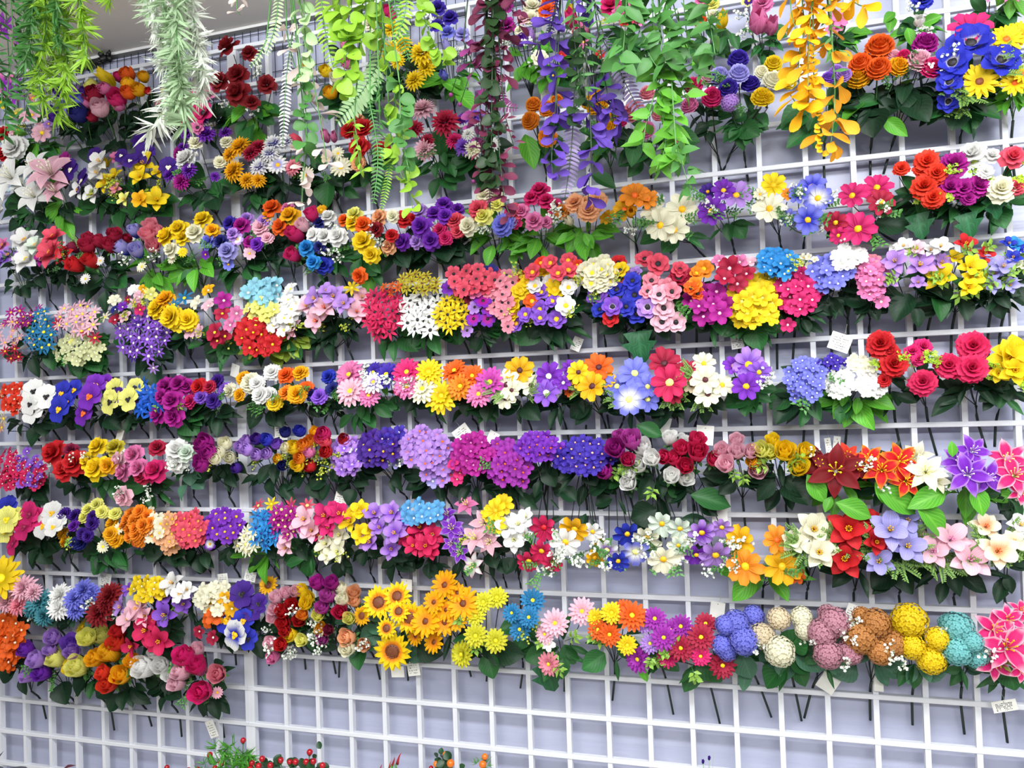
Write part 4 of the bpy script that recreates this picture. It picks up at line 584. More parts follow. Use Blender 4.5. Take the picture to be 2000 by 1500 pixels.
6|yellow and orange ranunculus|dk6 yg5|228 30 1185|225 -12 1297|69 62|ra yel 227,-102,1433,42 cream 206,-106,1437,30 lorg 253,-102,1440,37 266,-86,1448,37 249,-115,1408,33 yel 240,-113,1391,35 gold 171,-89,1406,29 268,-68,1471,29|
6|red and pink ranunculus|dk6 yg6|290 30 1216|292 -12 1297|69 71|ra hot 313,-100,1468,41 cor 317,-102,1447,35 red 328,-115,1425,33 pnk 276,-110,1422,31 red 267,-91,1385,33 359,-85,1453,33 cor 304,-105,1456,30|
6|violet hydrangea|dk5 wf2|366 30 1204|363 -12 1297|50 59|fl vio>lil 366,-115,1381,39 388,-82,1446,40 336,-83,1430,40 410,-108,1401,42 372,-99,1413,42 366,-91,1450,39 397,-108,1379,37 401,-103,1426,36 367,-101,1433,39 341,-96,1404,36 368,-115,1396,39 382,-113,1383,37 390,-105,1406,36 378,-89,1434,38 357,-104,1412,39 384,-115,1398,35 344,-96,1392,40 344,-83,1442,37 396,-117,1393,42|
6|indigo violets with gold eyes|dk6 wf3|484 30 1269|478 -12 1312|82 60|fl dpur/gold 509,-112,1443,42 429,-110,1419,42 442,-94,1461,44 477,-107,1402,46 460,-106,1433,46 475,-103,1461,40 510,-116,1419,43 439,-103,1402,44 484,-116,1425,40 425,-105,1441,39 486,-101,1442,38 463,-113,1413,39 446,-115,1429,44 489,-96,1457,42 464,-105,1450,40 448,-103,1444,41 429,-94,1453,44 indg 495,-106,1454,39 533,-87,1451,34 510,-77,1470,39 515,-89,1446,35 480,-86,1469,37 479,-108,1456,35 495,-84,1464,38 507,-107,1444,32|
6|lilac hydrangea|dk6 no|628 30 1194|607 -12 1297|91 88|fl lil/org 631,-102,1423,36 524,-77,1460,41 556,-111,1403,41 603,-87,1460,35 597,-120,1394,40 596,-107,1425,41 555,-96,1435,35 519,-99,1418,35 557,-88,1460,40 637,-101,1446,40 505,-75,1439,43 585,-100,1449,35 615,-110,1412,35 576,-108,1403,36 601,-94,1441,37 546,-107,1421,41 585,-81,1469,34 647,-90,1429,39 537,-95,1444,38 637,-99,1407,35 577,-105,1419,38 618,-92,1448,41 614,-115,1395,35 608,-102,1428,35 600,-104,1409,40 619,-89,1462,36 558,-99,1416,37 580,-97,1435,35 543,-91,1453,34 526,-93,1435,40 573,-90,1472,42 623,-98,1404,39 628,-90,1436,42 587,-104,1411,36 615,-111,1392,41 633,-99,1350,35 650,-90,1395,38 595,-110,1366,36 636,-101,1377,41 653,-91,1363,38 634,-114,1412,34 608,-95,1349,35 615,-101,1374,37 628,-100,1392,37 lav 513,-87,1396,44 608,-101,1349,35|
6|magenta hydrangea|dk6 no|682 30 1195|690 -12 1297|72 73|fl mag/pnk 714,-111,1422,36 728,-118,1376,36 758,-100,1415,37 679,-109,1393,36 674,-90,1435,37 724,-79,1452,37 698,-88,1450,36 735,-103,1407,38 704,-112,1382,33 693,-109,1410,37 749,-99,1394,36 738,-86,1430,37 714,-106,1402,39 732,-108,1391,32 669,-96,1413,34 721,-90,1437,36 691,-92,1432,36 704,-115,1400,35 750,-108,1411,34 739,-106,1380,36 727,-107,1417,36 711,-99,1442,35 736,-91,1442,33 721,-116,1389,33 712,-83,1453,33 685,-103,1424,37 hot 679,-99,1368,33 667,-110,1391,32 652,-87,1359,31 643,-85,1371,32 686,-104,1388,30 672,-100,1354,34|
6|orchid purple violets|dk5 gl1|782 30 1199|790 -12 1297|65 64|fl mpu/org 773,-91,1406,38 815,-109,1365,39 766,-95,1366,36 800,-80,1436,35 828,-109,1400,39 800,-113,1391,40 771,-79,1437,33 817,-89,1423,34 756,-89,1391,35 795,-95,1416,39 791,-115,1373,32 791,-108,1353,40 816,-103,1380,36 809,-98,1397,40 783,-113,1390,38 758,-76,1421,39 789,-87,1428,37 768,-107,1380,40 755,-85,1406,37 779,-98,1360,39 843,-111,1370,35 831,-74,1429,34 817,-113,1399,33 842,-92,1396,35 823,-106,1354,34 825,-116,1379,35 822,-94,1421,38 842,-76,1414,39 829,-92,1403,33 838,-98,1348,36 829,-107,1389,35 852,-101,1382,33|
6|purple violets|dk5 gl2|861 30 1183|867 -12 1297|68 41|fl pur/org 912,-110,1427,34 845,-104,1438,36 877,-102,1435,32 858,-112,1414,35 898,-87,1451,34 885,-111,1412,36 932,-95,1425,34 903,-101,1409,32 860,-109,1429,31 858,-93,1451,34 878,-92,1453,31 914,-100,1440,35 896,-113,1428,30 837,-106,1427,36 887,-95,1441,35 917,-96,1414,29 856,-101,1439,31 870,-114,1411,36|
6|deep indigo violets|dk7 gl1|963 30 1198|972 -12 1297|83 52|fl indg/pch 995,-114,1402,30 927,-102,1407,38 1040,-98,1418,30 965,-79,1437,33 962,-107,1403,32 1001,-84,1434,33 1029,-108,1393,32 943,-103,1383,34 941,-91,1429,31 972,-111,1384,37 1013,-112,1381,37 1049,-87,1396,34 1010,-107,1414,37 989,-97,1424,36 993,-116,1375,31 1022,-87,1433,31 981,-105,1412,36 941,-102,1402,38 959,-99,1423,33 1007,-101,1396,32 1020,-92,1417,35 1019,-107,1402,33 1032,-104,1411,34 958,-106,1383,36 986,-88,1440,34 996,-105,1414,35 950,-93,1410,36 979,-104,1397,31 926,-90,1393,36 994,-115,1387,37 934,-86,1413,35 975,-95,1422,30 980,-108,1376,31 1049,-85,1410,38|
6|magenta rosebuds|dk5+md2 le3|1090 30 1191|1081 -12 1297|55 68|rb mag 1067,-108,1419,48 pmg 1101,-95,1435,50 hot 1091,-115,1396,35 mag 1040,-94,1368,42 pmg 1074,-86,1444,36|
6|white rosebuds|dk6+md3 le5|1142 30 1179|1146 -12 1297|86 75|rb wht 1126,-85,1417,43 1148,-105,1398,41 1117,-96,1382,41 1091,-86,1340,41 1187,-114,1358,40 1213,-88,1352,38 1184,-78,1439,35 1207,-52,1431,33 1096,-96,1365,32|
6|crimson rosebuds|dk6 le4|1229 30 1206|1228 -12 1297|73 49|rb cpk 1213,-100,1417,37 1244,-94,1433,40 1246,-100,1408,49 1220,-101,1379,40 1178,-95,1399,35 1279,-92,1392,36 1196,-101,1394,35|md 1226 -77 1314 0.98 0.04 -0.21 95
6|pink rosebuds|dk5 le3|1344 30 1198|1339 -12 1297|63 53|rb lpk 1299,-88,1409,40 1331,-77,1430,36 1332,-100,1409,38 1309,-114,1383,41 1359,-106,1409,35 1373,-94,1369,42|
6|yellow rosebuds|dk6 le5|1440 30 1211|1432 -12 1297|75 49|rb yel 1408,-89,1430,32 1430,-102,1408,47 1469,-100,1408,39 1454,-108,1376,44 gold 1369,-92,1386,37 lem 1385,-103,1412,39 1401,-101,1406,33|
6|dark red lilies|br4+dk2 wf3|1532 30 1208|1536 -12 1297|71 56|li dred/yel 1531,-106,1369,95 1502,-91,1382,61 1569,-101,1377,60 rorg/yel 1556,-91,1398,49|br 1527 -116 1304 0.93 0.03 -0.37 80;br 1520 -108 1316 -0.43 -0.36 -0.83 38;br 1473 -112 1363 0.50 -0.09 -0.86 71
6|orange edged lilies|br2+dk3 wf3|1628 30 1195|1635 -12 1297|74 58|li red>lorg/yel 1598,-97,1390,57 1619,-113,1370,64 1654,-98,1387,67 1663,-107,1348,58|br 1680 -113 1301 0.70 -0.03 -0.71 94;br 1605 -115 1335 0.86 0.01 -0.52 100;br 1605 -112 1347 0.50 -0.09 -0.86 58
6|ivory lilies|br3 wf2|1728 30 1187|1716 -12 1297|52 53|li cream/lem 1690,-91,1396,53 1701,-112,1366,66 1724,-97,1346,42|br 1740 -94 1324 -0.84 -0.50 -0.22 84
6|violet lilies|br4 wf3|1784 30 1202|1789 -12 1297|63 65|li pur>lil/wht 1767,-92,1382,60 1777,-115,1361,72 1792,-88,1405,58 1810,-109,1355,59|br 1789 -109 1342 0.19 -0.18 -0.96 67;br 1752 -110 1397 -0.06 -0.29 0.96 34
6|pink edged lilies|dk4+md3 wf2|1870 30 1196|1868 -12 1297|44 69|li hot>lpk/lem 1855,-91,1389,65 1860,-108,1357,69 1868,-107,1327,43|
7|lemon yellow pansies at edge|dk7 no|-759 30 1003|-768 -12 1097|54 68|pa lem/yel -736,-115,1241,66 -714,-105,1247,49 -761,-103,1204,57 blu/blk -769,-87,1270,65|
7|hot pink pansies|dk8 no|-672 30 985|-691 -12 1097|68 86|pa hot/wine -662,-104,1255,67 -678,-108,1218,67 -729,-103,1167,57 -644,-98,1246,49|
7|ivory white pansies|dk7 no|-610 30 978|-614 -12 1097|53 52|pa wht/gold -593,-92,1257,60 -614,-101,1221,63 -565,-115,1221,48 -550,-107,1234,41|
7|purple and lemon statice|dk4+md3 le2|-472 30 997|-479 -12 1097|101 78|pe dpur -546,-93,1254,39 -502,-99,1252,37 -442,-96,1248,37 -435,-107,1232,35 pur -493,-113,1225,33 lem -438,-85,1283,35 -467,-88,1269,35 -474,-95,1248,33 -416,-89,1262,35 -381,-79,1255,35 dpur -470,-106,1202,35 -439,-118,1198,33 nav -482,-99,1175,39 -498,-106,1176,33|
7|gold and cream daisies|md5 yg3|-434 30 985|-427 -12 1097|137 56|pe gold -394,-76,1229,37 -363,-114,1205,41 -354,-104,1186,41 da cream/yel -346,-103,1218,34 -400,-106,1167,34 pe org -292,-94,1182,32 gold -568,-79,1196,34 -548,-93,1176,33|
7|orange chrysanthemums|dk6 no|-272 30 989|-287 -12 1097|56 60|pe lorg -261,-88,1250,41 -331,-96,1226,33 -276,-99,1189,41 -320,-84,1257,35 -245,-97,1211,38 -278,-114,1223,35 -309,-102,1197,34 -280,-97,1250,37 -252,-112,1230,41 -327,-90,1241,38 -238,-101,1236,33 -314,-98,1216,34 -290,-105,1241,39 -276,-112,1205,40 -281,-94,1265,39|
7|cream and peach primroses|dk6 no|-249 30 995|-239 -12 1097|69 74|pm cream/gold -234,-104,1199,37 -259,-82,1262,34 -201,-107,1235,35 -264,-96,1230,36 -233,-100,1246,35 -263,-100,1201,38 -198,-116,1211,32 -244,-101,1218,37 -218,-100,1221,35 -298,-66,1242,39 -234,-97,1230,36 -220,-90,1247,33 pch/gold -159,-105,1191,35 -194,-90,1249,35 -213,-99,1216,36 -169,-88,1222,35 -186,-108,1178,35 -189,-101,1205,39 -178,-109,1234,33 -205,-107,1195,37 -158,-96,1207,31 -173,-91,1167,34 -188,-110,1220,38 -169,-98,1246,36 -165,-107,1207,32 -188,-92,1160,31 -170,-111,1187,32|
7|coral red primroses|dk7 no|-133 30 1014|-133 -12 1097|62 61|pm cor/lorg -120,-115,1221,39 -85,-98,1241,35 -78,-95,1196,40 -117,-104,1184,36 -130,-98,1247,39 -62,-99,1226,36 -92,-104,1219,39 -103,-114,1206,35 -152,-103,1232,39 -125,-116,1193,34 -108,-80,1258,34 -147,-106,1214,37 -86,-110,1190,37 -119,-88,1251,33 -113,-100,1234,33 -71,-106,1218,36 -123,-109,1206,39 -89,-99,1202,34 -146,-97,1246,38 -136,-102,1233,40|
7|purple gold-eyed primroses|dk7 no|-48 30 1000|-37 -12 1097|63 68|pm pur/gold 37,-113,1215,34 -61,-87,1240,33 3,-100,1265,34 -14,-113,1210,33 31,-90,1254,38 -9,-97,1237,32 44,-94,1232,32 -39,-83,1259,35 11,-113,1217,31 -31,-108,1225,36 23,-105,1230,31 14,-108,1200,36 18,-103,1245,37 10,-84,1257,33 30,-96,1237,35 -56,-99,1223,35 -34,-96,1236,35 -21,-102,1222,31 42,-98,1214,31 -45,-96,1210,37 8,-107,1252,34 -14,-102,1247,33 wht>pur/gold -54,-92,1179,31|
7|azure stars with cream|br3+dk3 no|90 30 983|91 -12 1097|80 76|st azur/nav 130,-104,1180,35 120,-69,1264,35 104,-108,1228,38 167,-101,1222,41 102,-107,1196,37 93,-83,1255,39 155,-100,1195,36 134,-99,1237,39 137,-103,1212,34 154,-92,1241,36 123,-112,1214,38 121,-98,1249,39 121,-103,1195,39 130,-105,1225,37 115,-81,1260,34 142,-92,1221,39 164,-101,1209,34 146,-99,1206,35 136,-72,1256,37 cream/lem 65,-106,1205,35 104,-106,1192,36 33,-91,1176,37 72,-99,1166,40 96,-111,1214,35 70,-108,1184,41 34,-93,1200,41 96,-108,1178,34 83,-103,1197,39 62,-103,1171,37 77,-108,1220,34|
7|coral and magenta stars|dk4 no|190 30 985|181 -12 1097|88 61|st cor/lem 75,-53,1278,40 200,-87,1284,40 234,-67,1282,41 mag/lem 210,-107,1272,39 157,-104,1226,35 201,-110,1214,36 189,-113,1251,37 236,-114,1240,37 164,-115,1251,35 207,-103,1233,34 179,-102,1276,37 170,-98,1212,39 203,-105,1250,34 162,-99,1266,41 228,-108,1262,37 217,-108,1221,36 197,-115,1234,35 174,-111,1237,34 198,-110,1262,34 172,-106,1253,36 yel 138,-86,1287,37|
7|blush pink freesias|md5 no|228 30 1009|224 -12 1097|63 73|or lpk 250,-102,1250,66 266,-98,1220,55 200,-103,1203,50 188,-98,1175,44 230,-100,1236,43|md 170 -76 1126 0.95 0.02 0.30 54
7|hot pink freesias|dk5 no|328 30 1001|320 -12 1097|53 69|or hot 308,-97,1257,63 350,-101,1264,59 319,-106,1232,46 286,-95,1207,40 326,-95,1276,40|
7|white freesias|dk5 yg3|328 30 1007|320 -12 1097|43 51|or cream/lem 344,-92,1210,53 308,-101,1188,53 344,-108,1171,49 316,-111,1161,39|
7|yellow freesia blossoms|dk6 no|379 30 1008|384 -12 1097|53 54|or yel 381,-104,1246,52 400,-83,1269,51 412,-103,1214,52 436,-100,1223,40 384,-88,1269,36|
7|lilac purple freesias|dk7 no|465 30 1010|467 -12 1097|70 81|or vio>lil/gold 441,-87,1263,55 493,-90,1267,58 524,-90,1248,51 509,-113,1220,57 461,-100,1230,48 436,-103,1195,52 490,-98,1179,48|
7|sky blue blossoms|dk3 no|580 30 996|573 -12 1097|65 40|fl sky/wht 556,-104,1258,40 610,-79,1280,39 565,-87,1289,38 518,-86,1270,36 604,-113,1260,36 593,-96,1281,34 581,-111,1263,39 535,-89,1281,40 621,-106,1266,40 537,-101,1260,39 573,-98,1276,36|
7|hot pink lily blossoms|dk5 no|576 30 998|570 -12 1097|58 53|or cpk/gold 567,-87,1229,58 602,-98,1216,51 535,-89,1207,53 589,-111,1190,52 559,-113,1190,44 598,-101,1179,44|
7|purple star lilies|dk5 yg1|638 30 1014|644 -12 1097|41 71|li pur>lil/lem 657,-108,1234,53 631,-66,1259,42 680,-110,1220,34 658,-114,1198,40 680,-113,1177,43 685,-106,1200,34|
7|blush star lilies|dk5 gl2|734 30 1011|726 -12 1097|57 101|li lpk/lem 740,-100,1247,60 722,-116,1212,62 pnk/lem 686,-74,1286,51 lpk/lem 753,-105,1202,52 wht>lpk/lem 713,-108,1149,51|
7|yellow star lilies|dk4 no|749 30 1013|754 -12 1097|42 50|co yel 768,-103,1278,51 784,-91,1292,49 773,-111,1249,43 751,-101,1269,34|
7|white green freesias|dk6 gl2|784 30 1008|794 -12 1097|50 51|or wht/lem 796,-105,1236,52 824,-100,1245,52 840,-89,1261,40 814,-103,1209,55 785,-87,1261,37 840,-103,1221,33|
7|hot pink and red cosmos|gl6+dk2 wf5|884 30 1515|881 -12 1432|55 76|co cpk/red 880,-75,1235,58 cpk/gold 880,-103,1185,53 846,-98,1160,53 905,-101,1157,42|
7|yellow and white cosmos|gl6+dk2 wf4|971 30 1474|970 -12 1408|71 71|co gold/gold 962,-107,1239,63 wht/gold 939,-106,1208,63 1004,-106,1233,47 gold/gold 1015,-91,1207,25 1004,-92,1170,41|
7|royal blue and white cosmos|gl5+dk2 wf5|1025 30 1498|1036 -12 1421|65 60|co roy 1080,-84,1225,56 wht>peri/lem 1101,-106,1189,59 lil>wht/lem 1035,-98,1190,53 roy 1062,-117,1169,45|
7|mint white cosmos|gl6+dk2 wf5|1124 30 1477|1135 -12 1410|69 68|co mint/gold 1161,-92,1251,55 1201,-95,1241,49 cream/gold 1128,-94,1219,58 mint/gold 1197,-104,1205,40 cream/gold 1164,-117,1176,62 1199,-97,1200,52|
7|purple and lilac cosmos|gl5+dk2 wf4|1192 30 1500|1210 -12 1425|56 66|co pur>lil/gold 1248,-87,1231,55 lil 1292,-78,1242,43 lil/gold 1277,-103,1186,68 pur/gold 1236,-108,1186,48|
7|yellow and orange cosmos|gl5+br3 wf3|1373 30 1021|1377 -12 1097|96 65|co gold/gold 1330,-82,1212,61 lorg/org 1407,-95,1219,56 lorg/gold 1339,-104,1161,71 gold/gold 1415,-104,1163,70 org 1444,-83,1146,40 lorg 1405,-86,1212,40|
7|cream magnolias|dk4 fe10|1471 30 1054|1473 -12 1097|64 54|ma cream 1482,-90,1241,69 cream/gold 1489,-117,1197,62 cream 1443,-108,1219,49 1500,-101,1219,33|
7|scarlet magnolias|dk4 fe10|1572 30 1058|1571 -12 1099|75 73|ma red 1552,-98,1244,71 1542,-100,1182,65 1586,-78,1263,52 1602,-105,1220,45|
7|lavender orchids|dk5 fe10|1667 30 1055|1662 -12 1097|66 79|or lav 1630,-106,1244,72 1666,-85,1262,54 lav/gold 1659,-114,1213,63 1607,-103,1178,55|
7|blush white orchids|dk5 fe10|1777 30 1057|1769 -12 1097|85 52|or lpk/pnk 1709,-104,1203,57 1745,-91,1224,66 1775,-105,1186,72 lpk 1697,-78,1218,46|
7|peach cream orchids|dk4 fe10|1875 30 1058|1867 -12 1100|64 53|or pch>cream/org 1814,-79,1250,52 1823,-114,1208,65 cream 1857,-99,1224,46 wht 1877,-76,1253,47|
8|large yellow daisy at edge|dk4 no|-819 30 812|-818 -12 897|64 64|da yel/yel -767,-116,1066,122|
8|pale pink chrysanthemums|dk6 wf2|-722 30 810|-730 -12 897|70 57|mu lpk -699,-98,1037,72 -753,-107,996,59 pk2 -713,-102,988,59 lpk -657,-104,1026,49|
8|teal chrysanthemums|mi4+dk3 no|-672 30 787|-671 -12 897|51 55|mu teal -648,-93,997,70 -673,-96,979,54 -620,-103,961,56|
8|white chrysanthemums|mi4+dk3 wf2|-569 30 799|-580 -12 897|35 53|mu wht -562,-100,1022,64 -559,-107,987,66|
8|periwinkle chrysanthemums with sprigs|mi3+dk4 wf3|-534 30 778|-524 -12 897|60 62|mu peri -479,-97,1040,59 -504,-106,1015,59 -506,-99,983,55 -460,-89,1030,46|
8|dark red chrysanthemums|dk6 wf2|-424 30 804|-426 -12 897|50 59|mu dred -385,-99,1027,72 -411,-112,982,74 -393,-108,1007,56|
8|yellow bell blossoms|dk3 no|-249 30 812|-258 -12 897|63 44|fl yel -219,-88,1064,36 -303,-99,1049,38 -266,-87,1070,37 -233,-113,1037,43 -269,-108,1030,44 -208,-104,1040,37 -294,-91,1068,43 -259,-106,1045,36 -241,-90,1066,43 -229,-107,1054,36 -272,-103,1059,38 -198,-106,1054,39|
8|lilac and blush freesias|dk7 le2|-261 30 799|-269 -12 897|127 77|or lpk/gold -283,-107,999,60 -303,-115,971,60 -261,-104,978,49 -277,-97,1009,47 lil -341,-102,999,54 vio -336,-78,1041,41 vio/gold -203,-86,1031,60 -190,-108,987,63 -142,-93,1014,51|
8|hot pink freesia blossoms|dk6 no|-254 30 816|-272 -12 897|76 71|or cpk/gold -259,-102,939,72 -239,-94,963,49 -214,-107,914,68 -308,-101,894,56|
8|white freesia blossoms|dk4 no|-172 30 798|-171 -12 897|48 43|or wht -172,-97,1069,59 -132,-115,1045,52 -121,-104,1055,48|
8|cream bell blossoms|dk6 no|-72 30 809|-66 -12 897|59 53|fl cream -69,-104,1021,39 4,-95,1036,33 -37,-99,1065,35 -15,-116,1009,39 -34,-100,1036,36 -85,-81,1054,34 -55,-100,1003,33 -14,-86,1062,40 -18,-97,1048,36 -9,-98,1018,40 -49,-112,1040,37 -45,-101,1052,41 -85,-99,1030,41 -18,-103,1024,33 -82,-95,1043,40 -8,-81,1048,36|
8|yellow and orange bells|dk6 no|-24 30 787|-34 -12 897|76 85|fl gold -12,-95,1008,38 19,-91,1026,43 -34,-96,1037,38 -27,-105,987,44 19,-98,993,37 -5,-100,984,37 -5,-98,1035,38 -43,-99,1010,40 21,-105,1011,43 org -31,-108,990,52 -58,-100,974,46 crim -105,-79,936,36 -38,-108,932,43|
8|purple and blue pansies|dk8 fe2|37 30 814|39 -12 897|89 106|pa dpur 51,-100,1049,61 82,-98,1013,57 blu/gold 2,-101,977,58 60,-108,982,55 blu>wht/gold 40,-116,947,67 blu 71,-107,934,49 dpur 98,-95,1025,45 su gold/brn 92,-43,1061,52|
8|pink and red tulips|dk5 wf6|154 30 812|157 -12 897|62 115|rb lpk 151,-90,1038,37 175,-83,1049,34 202,-83,1054,34 155,-105,1014,34 146,-100,988,34 red 201,-98,1022,40 179,-107,1008,40 181,-104,979,40 222,-95,986,38 190,-112,962,32 lpk 138,-97,926,36 red 181,-118,929,36 pnk 141,-94,889,36|
8|yellow tulips|dk5+md2 wf5|248 30 806|239 -12 897|56 81|rb yel 221,-76,1053,38 248,-91,1042,38 246,-103,1030,36 lorg 240,-109,1003,32 lem 282,-104,1004,36 yel 199,-97,948,38 lem 237,-108,941,34 gold 280,-93,965,34|
8|magenta tulips|dk5 wf5|257 30 797|273 -12 897|49 108|rb mag 275,-89,1079,40 317,-92,1081,40 pmg 311,-98,1051,42 295,-104,1022,38 cpk 345,-106,1015,41 pmg 286,-92,939,34 wine 318,-115,973,29|
8|cream and peach tulips|mi3+md3 wf3|381 30 800|369 -12 897|55 96|rb cream 339,-77,1062,42 352,-98,1044,35 pch 373,-82,1057,38 378,-86,1038,35 lem 376,-112,1003,33 pch 369,-106,954,45 cream 369,-107,927,41 pch 399,-82,932,37|
8|sunflowers|mi3+dk4 no|464 30 803|468 -12 897|110 111|su lorg>yel/brn 449,-97,1044,78 498,-92,1060,68 535,-104,1012,76 488,-107,927,92 478,-117,986,50 gold 401,-98,1008,47 lorg>yel/brn 510,-111,1028,53|
8|golden black-eyed daisies|dk6 no|643 30 826|632 -12 897|97 104|da lorg>gold/brn 627,-91,1092,68 676,-97,1050,75 582,-113,1007,72 629,-105,1005,60 603,-106,1053,53 633,-101,1034,49 662,-105,1011,49 597,-99,953,53 542,-86,961,46 659,-91,1074,45|
8|yellow green daisies|dk4+md2 le4|685 30 817|697 -12 897|72 98|ge ylm 712,-116,980,52 754,-70,1061,49 759,-107,968,52 664,-87,923,57 708,-100,1023,45 726,-91,1055,45|
8|blue daisies|md4 yg3|776 30 806|796 -12 897|54 62|ge cer/yel 847,-80,1060,55 847,-118,1031,45 818,-99,995,48 800,-100,1034,42|
8|pink daisies|md6 le4|891 30 806|899 -12 897|79 100|ge lpk/yel 966,-77,1039,58 907,-108,1018,58 881,-104,989,42 pk2 887,-100,919,51 fl wht/lem 889,-104,968,36|
8|orange and yellow daisies|md4 le4|1012 30 793|1028 -12 897|73 75|ge org/yel 1087,-103,1042,63 1035,-108,998,49 1007,-99,1005,44 yel 1041,-105,1047,46 998,-87,1029,39 1074,-107,976,42 org 1068,-93,1055,39|
8|purple daisies|md4 le6|1159 30 771|1141 -12 897|64 74|ge mpu/yel 1137,-94,1035,49 1158,-112,999,52 1095,-88,939,56 lil 1126,-103,981,42 mpu/yel 1171,-92,1011,42 lil 1112,-88,1021,42|br 1102 -72 919 0.19 -0.18 -0.96 39
8|wine red daisies|md3 le5|1267 30 758|1240 -12 897|89 73|ge wred/yel 1239,-108,1003,54 1195,-114,978,51 1282,-92,939,55 hot/yel 1237,-113,963,41 1161,-89,947,42 wred/yel 1249,-83,1026,45 mpu/yel 1195,-89,1019,49|
8|periwinkle hydrangea globes|mi3+md2 wf4|1384 30 783|1348 -12 897|60 62|hy peri 1315,-92,1032,51 1292,-102,1031,37 1330,-107,1001,55 1284,-100,986,41 1352,-62,1042,41 1293,-97,972,37|
8|cream hydrangea globes|mi3+md4 wf6|1450 30 780|1431 -12 897|71 61|hy cream 1403,-115,984,54 bei 1405,-81,1044,42 cream 1453,-72,1047,40 1458,-86,1024,37 bei 1369,-94,1009,47|ml 869 -69 909 0.27 -0.16 -0.95 73
8|dusty pink hydrangea globes|mi3+md2 wf4|1456 30 787|1484 -12 897|62 71|hy dpk 1490,-104,1025,51 1515,-101,1048,54 1499,-116,984,50 1544,-94,986,46 1506,-77,1057,36|
8|copper hydrangea globes|mi4 wf5|1596 30 794|1596 -12 897|67 67|hy cop 1566,-99,1018,60 1597,-94,1047,53 1602,-105,993,46 1631,-96,1008,47 1573,-79,1058,33|
8|yellow hydrangea globes|md4+mi2 wf5|1682 30 791|1681 -12 897|64 68|hy yel 1663,-89,1055,61 1664,-104,1006,44 1698,-98,981,51 1710,-106,1025,41 1644,-79,1039,36|
8|turquoise hydrangea globes|md3+mi2 wf4|1784 30 780|1773 -12 897|53 57|hy tur 1751,-90,1044,55 1746,-104,1004,52 1784,-94,991,42 1738,-73,1048,32 1772,-113,1024,37|
8|magenta edged lilies|md4 le2|1866 30 769|1852 -12 897|61 92|li hot>lpk/gold 1832,-111,1015,83 1816,-96,1046,65 1842,-93,1068,50 1812,-100,982,59 1857,-102,971,43 1869,-76,1080,40|
9|burnt orange hydrangea|dk7 no|-772 30 596|-781 -12 697|74 94|fl org -722,-90,889,45 -823,-99,864,49 -751,-95,806,45 -808,-90,922,44 -749,-114,855,47 -774,-98,888,50 -714,-92,849,44 -791,-101,808,47 -743,-89,929,50 -808,-102,834,43 -726,-109,879,52 -833,-88,889,49 -781,-86,921,50 -734,-106,899,49 -729,-101,837,47 -794,-99,904,52 -720,-93,911,47 -761,-115,833,46 -785,-110,868,46 -747,-113,822,52 -748,-110,873,42 -800,-103,884,47 -751,-102,836,42 -780,-77,935,52 -769,-89,907,46 -796,-87,933,51 -794,-111,854,51 -768,-117,847,45|
9|purple tulip roses|dk7 gl2|-648 30 600|-641 -12 697|92 84|rb lil -592,-95,895,49 pur -697,-89,849,50 vio -546,-80,873,58 lil -523,-97,854,49 -632,-112,834,53 -695,-88,777,45 pur -629,-100,792,49 lil -595,-103,860,40|
9|lemon cream rosebuds|dk6+md2 gl2|-510 30 584|-514 -12 697|92 77|rb lem -470,-94,900,53 -455,-57,893,54 -578,-97,832,53 -488,-111,821,61 yel -518,-103,817,44|
9|gold and orange satin roses|dk8 gl2|-372 30 608|-386 -12 697|108 116|rb gold -430,-103,848,52 -385,-99,863,59 -338,-109,809,54 -307,-104,846,43 rorg -392,-115,814,43 -377,-115,785,52 -364,-98,890,52 red -369,-86,920,44 da yel -546,-41,915,45|
9|white satin roses|dk8 no|-266 30 587|-262 -12 697|65 58|rb wht -263,-101,833,64 -211,-102,841,49 -242,-94,870,38 -184,-104,818,36|
9|pink satin roses|dk8 gl3|-119 30 598|-120 -12 697|84 86|rb pnk>hot -132,-99,866,59 -95,-96,842,54 -69,-113,788,60 lpk -138,-108,831,50 -153,-109,801,46 -118,-71,878,42 pk2 -32,-98,831,50 da lpk -48,-86,776,29|"""
NOUN = dict(ro='rose', rb='rosebud', da='daisy', ge='gerbera', co='cosmos', mu='chrysanthemum', po='marigold', fl='blossom', st='star_daisy', pm='primrose', an='anemone', li='lily', ma='magnolia', pa='pansy', pe='carnation', tu='tulip', ra='ranunculus', hy='hydrangea', su='sunflower')
NOUN['or'] = 'orchid'
ORD = ('', 'top', 'second', 'third', 'fourth', 'fifth', 'sixth', 'seventh', 'eighth', 'ninth')
OUT = Vector((0, -1, 0))
def spec(s):
    eye = None
    if '/' in s: s, eye = s.split('/')
    a, b_ = s.split('>') if '>' in s else (s, s)
    return a, b_, eye
prev = {}
lines = [l.split('|') for l in BOUQUETS.split('\n')]
